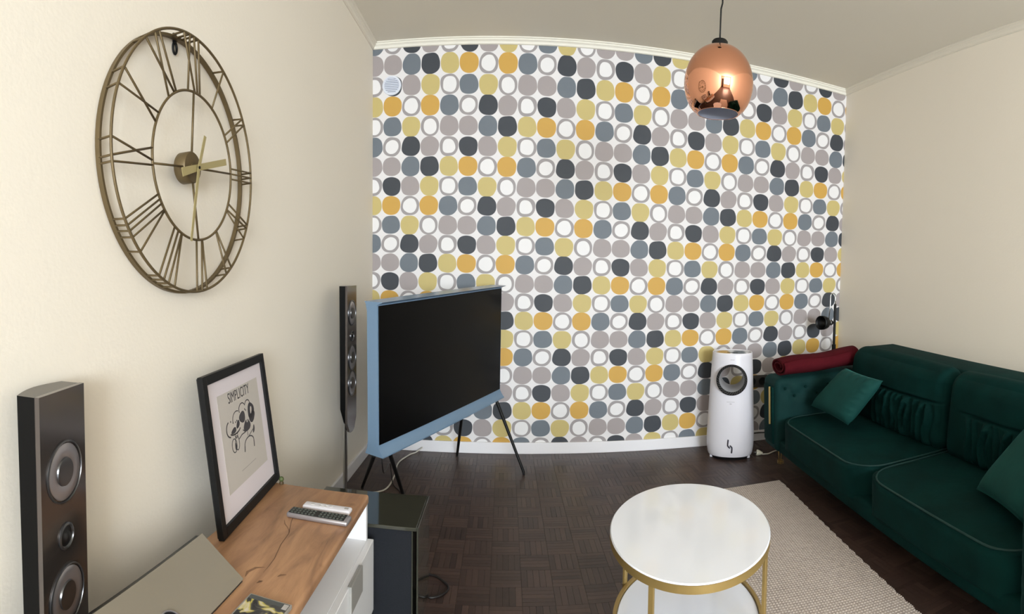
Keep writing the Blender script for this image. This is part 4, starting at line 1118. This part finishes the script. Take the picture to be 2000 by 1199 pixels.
# recessed dark plinth slot and emblem on the lower front
def on_front(x, z, out=0.001):
    # front surface y of the body at x, z
    for (z0, rx0, ry0), (z1, rx1, ry1) in zip(lev[:-1], lev[1:]):
        if z0 <= z <= z1:
            t = (z - z0) / (z1 - z0); rx = rx0 + (rx1 - rx0) * t; ry = ry0 + (ry1 - ry0) * t; break
    s = max(0.0, 1 - (abs(x) / rx) ** 2.25) ** (1 / 2.25)
    return Vector((x, -(ry * s + out), z))
def surf_tube(bm, pts, r):
    tube(bm, [on_front(x, z) for x, z in pts], r, 6)
bm = new(); surf_tube(bm, [(-0.013, 0.142), (-0.015, 0.115), (-0.015, 0.102), (-0.008, 0.093), (0.000, 0.087)], 0.005); surf_tube(bm, [(-0.001, 0.104), (0.007, 0.097), (0.013, 0.090), (0.013, 0.075), (0.011, 0.054)], 0.005)
obj('emblem', bm, mat('emblem_dark', (52, 50, 62), 0.5), body)
bm = new(); surf_tube(bm, [(-0.012, 0.662), (0.014, 0.662)], 0.0016); surf_tube(bm, [(-0.030, 0.388), (0.022, 0.388)], 0.0012); surf_tube(bm, [(-0.010, 0.376), (0.004, 0.376)], 0.0022); obj('faint_print', bm, mat('faint_grey', (176, 172, 180), 0.5), body)['kind'] = 'stuff'
bm = new(); rr_ = [elring(bm, z, rx, ry) for z, rx, ry in ((0.0, 0.128, 0.104), (0.026, 0.138, 0.112))]
for k in range(96): bm.faces.new((rr_[0][k], rr_[0][(k + 1) % 96], rr_[1][(k + 1) % 96], rr_[1][k]))
bm.faces.new(rr_[0]); bm.faces.new(rr_[1]); bmesh.ops.recalc_face_normals(bm, faces=bm.faces[:]); obj('plinth', bm, M['blackplastic'], ac, True)
for sx in (-1, 1):
    bm = new(); box(bm, sx * 0.118 - 0.016, -0.055, 0.0, sx * 0.118 + 0.016, 0.03, 0.030, 0.006, 2); obj('foot', bm, M['whiteplastic'], ac, True)

# ------------------------------------------------------------------ reading lamp in the corner
rl = thing('floor_lamp', 'slim black reading lamp with a chrome arm in the corner behind the sofa', 'lamp', (2.352, 3.42, 0))
bm = new(); lathe(bm, [(0, 0.022), (0.09, 0.022), (0.105, 0.012), (0.106, 0.001), (0, 0.001)], 40, Matrix.Translation((0, 0, 0))); obj('base', bm, M['black'], rl, True)
bm = new(); tube(bm, [(0, 0, 0.02), (0, 0, 0.60), (0.0, 0, 1.02)], 0.010, 12); pole = obj('pole', bm, M['black'], rl, True)
bm = new(); tube(bm, [(0, 0, 0.645), (0, 0, 0.715)], 0.0155, 12); obj('clamp', bm, M['black'], pole, True)
pts = [(0, 0, 1.0), (0, 0, 1.05)] + [(-0.022 + 0.022 * math.cos(a * PI / 8), 0, 1.08 + 0.022 * math.sin(a * PI / 8)) for a in range(9)] + [(-0.052, -0.01, 1.0), (-0.062, -0.01, 0.905)]
bm = new(); tube(bm, pts, 0.0042, 8); obj('chrome_arm', bm, M['chrome'], rl, 'all')
hd = Vector((-0.83, -0.25, 0.02)).normalized()
HM = align(hd, (0, 0, 1), Vector((-0.052, -0.015, 0.882)))
bm = new(); lathe(bm, [(0.0, -0.02), (0.017, -0.02), (0.020, -0.014), (0.020, 0.010), (0.014, 0.012), (0.014, 0.026), (0.030, 0.034), (0.045, 0.052), (0.051, 0.080), (0.052, 0.108), (0.049, 0.108), (0.046, 0.080), (0.030, 0.045), (0, 0.040)], 36, HM); hdo = obj('lamp_head', bm, M['black'], rl, 'all')
bm = new(); lathe(bm, [(0.0205, 0.006), (0.0225, 0.007), (0.0225, 0.011), (0.0205, 0.012)], 24, HM); obj('chrome_collar', bm, M['chrome'], hdo, 'all')

# ------------------------------------------------------------------ small fittings on the dotted wall
vent = thing('air_vent', 'small round white air vent on the dotted wall near the ceiling', 'vent', (-0.753, BY, 2.421))
VM = align((0, -1, 0), (1, 0, 0), (0, 0, 0))
bm = new(); lathe(bm, [(0, 0.001), (0.050, 0.001), (0.052, 0.005), (0.062, 0.004), (0.064, 0.0), (0, 0)], 40, VM); obj('plate', bm, M['vent'], vent, True)
for k in range(8):
    z = -0.040 + k * 0.0115; hx = math.sqrt(max(0.0, 0.048 ** 2 - z * z)); bm = new()
    box(bm, -hx, -0.0055, z - 0.0022, hx, -0.001, z + 0.0022, 0.0006, 1); obj('slat', bm, M['ventdark'], vent)
sock = thing('wall_socket', 'dark grey wall socket behind the sofa arm', 'socket', (1.80, BY, 0.44))
bm = new(); box(bm, -0.085, -0.012, -0.045, 0.085, 0, 0.045, 0.004, 2); pl_ = obj('plate', bm, M['socket'], sock, True)
for sx in (-0.042, 0.042):
    bm = new(); lathe(bm, [(0, 0.0135), (0.022, 0.0135), (0.028, 0.0145), (0.030, 0.012), (0, 0.011)], 28, align((0, -1, 0), (1, 0, 0), (sx, 0, 0))); obj('outlet', bm, M['blackplastic'], pl_, True)
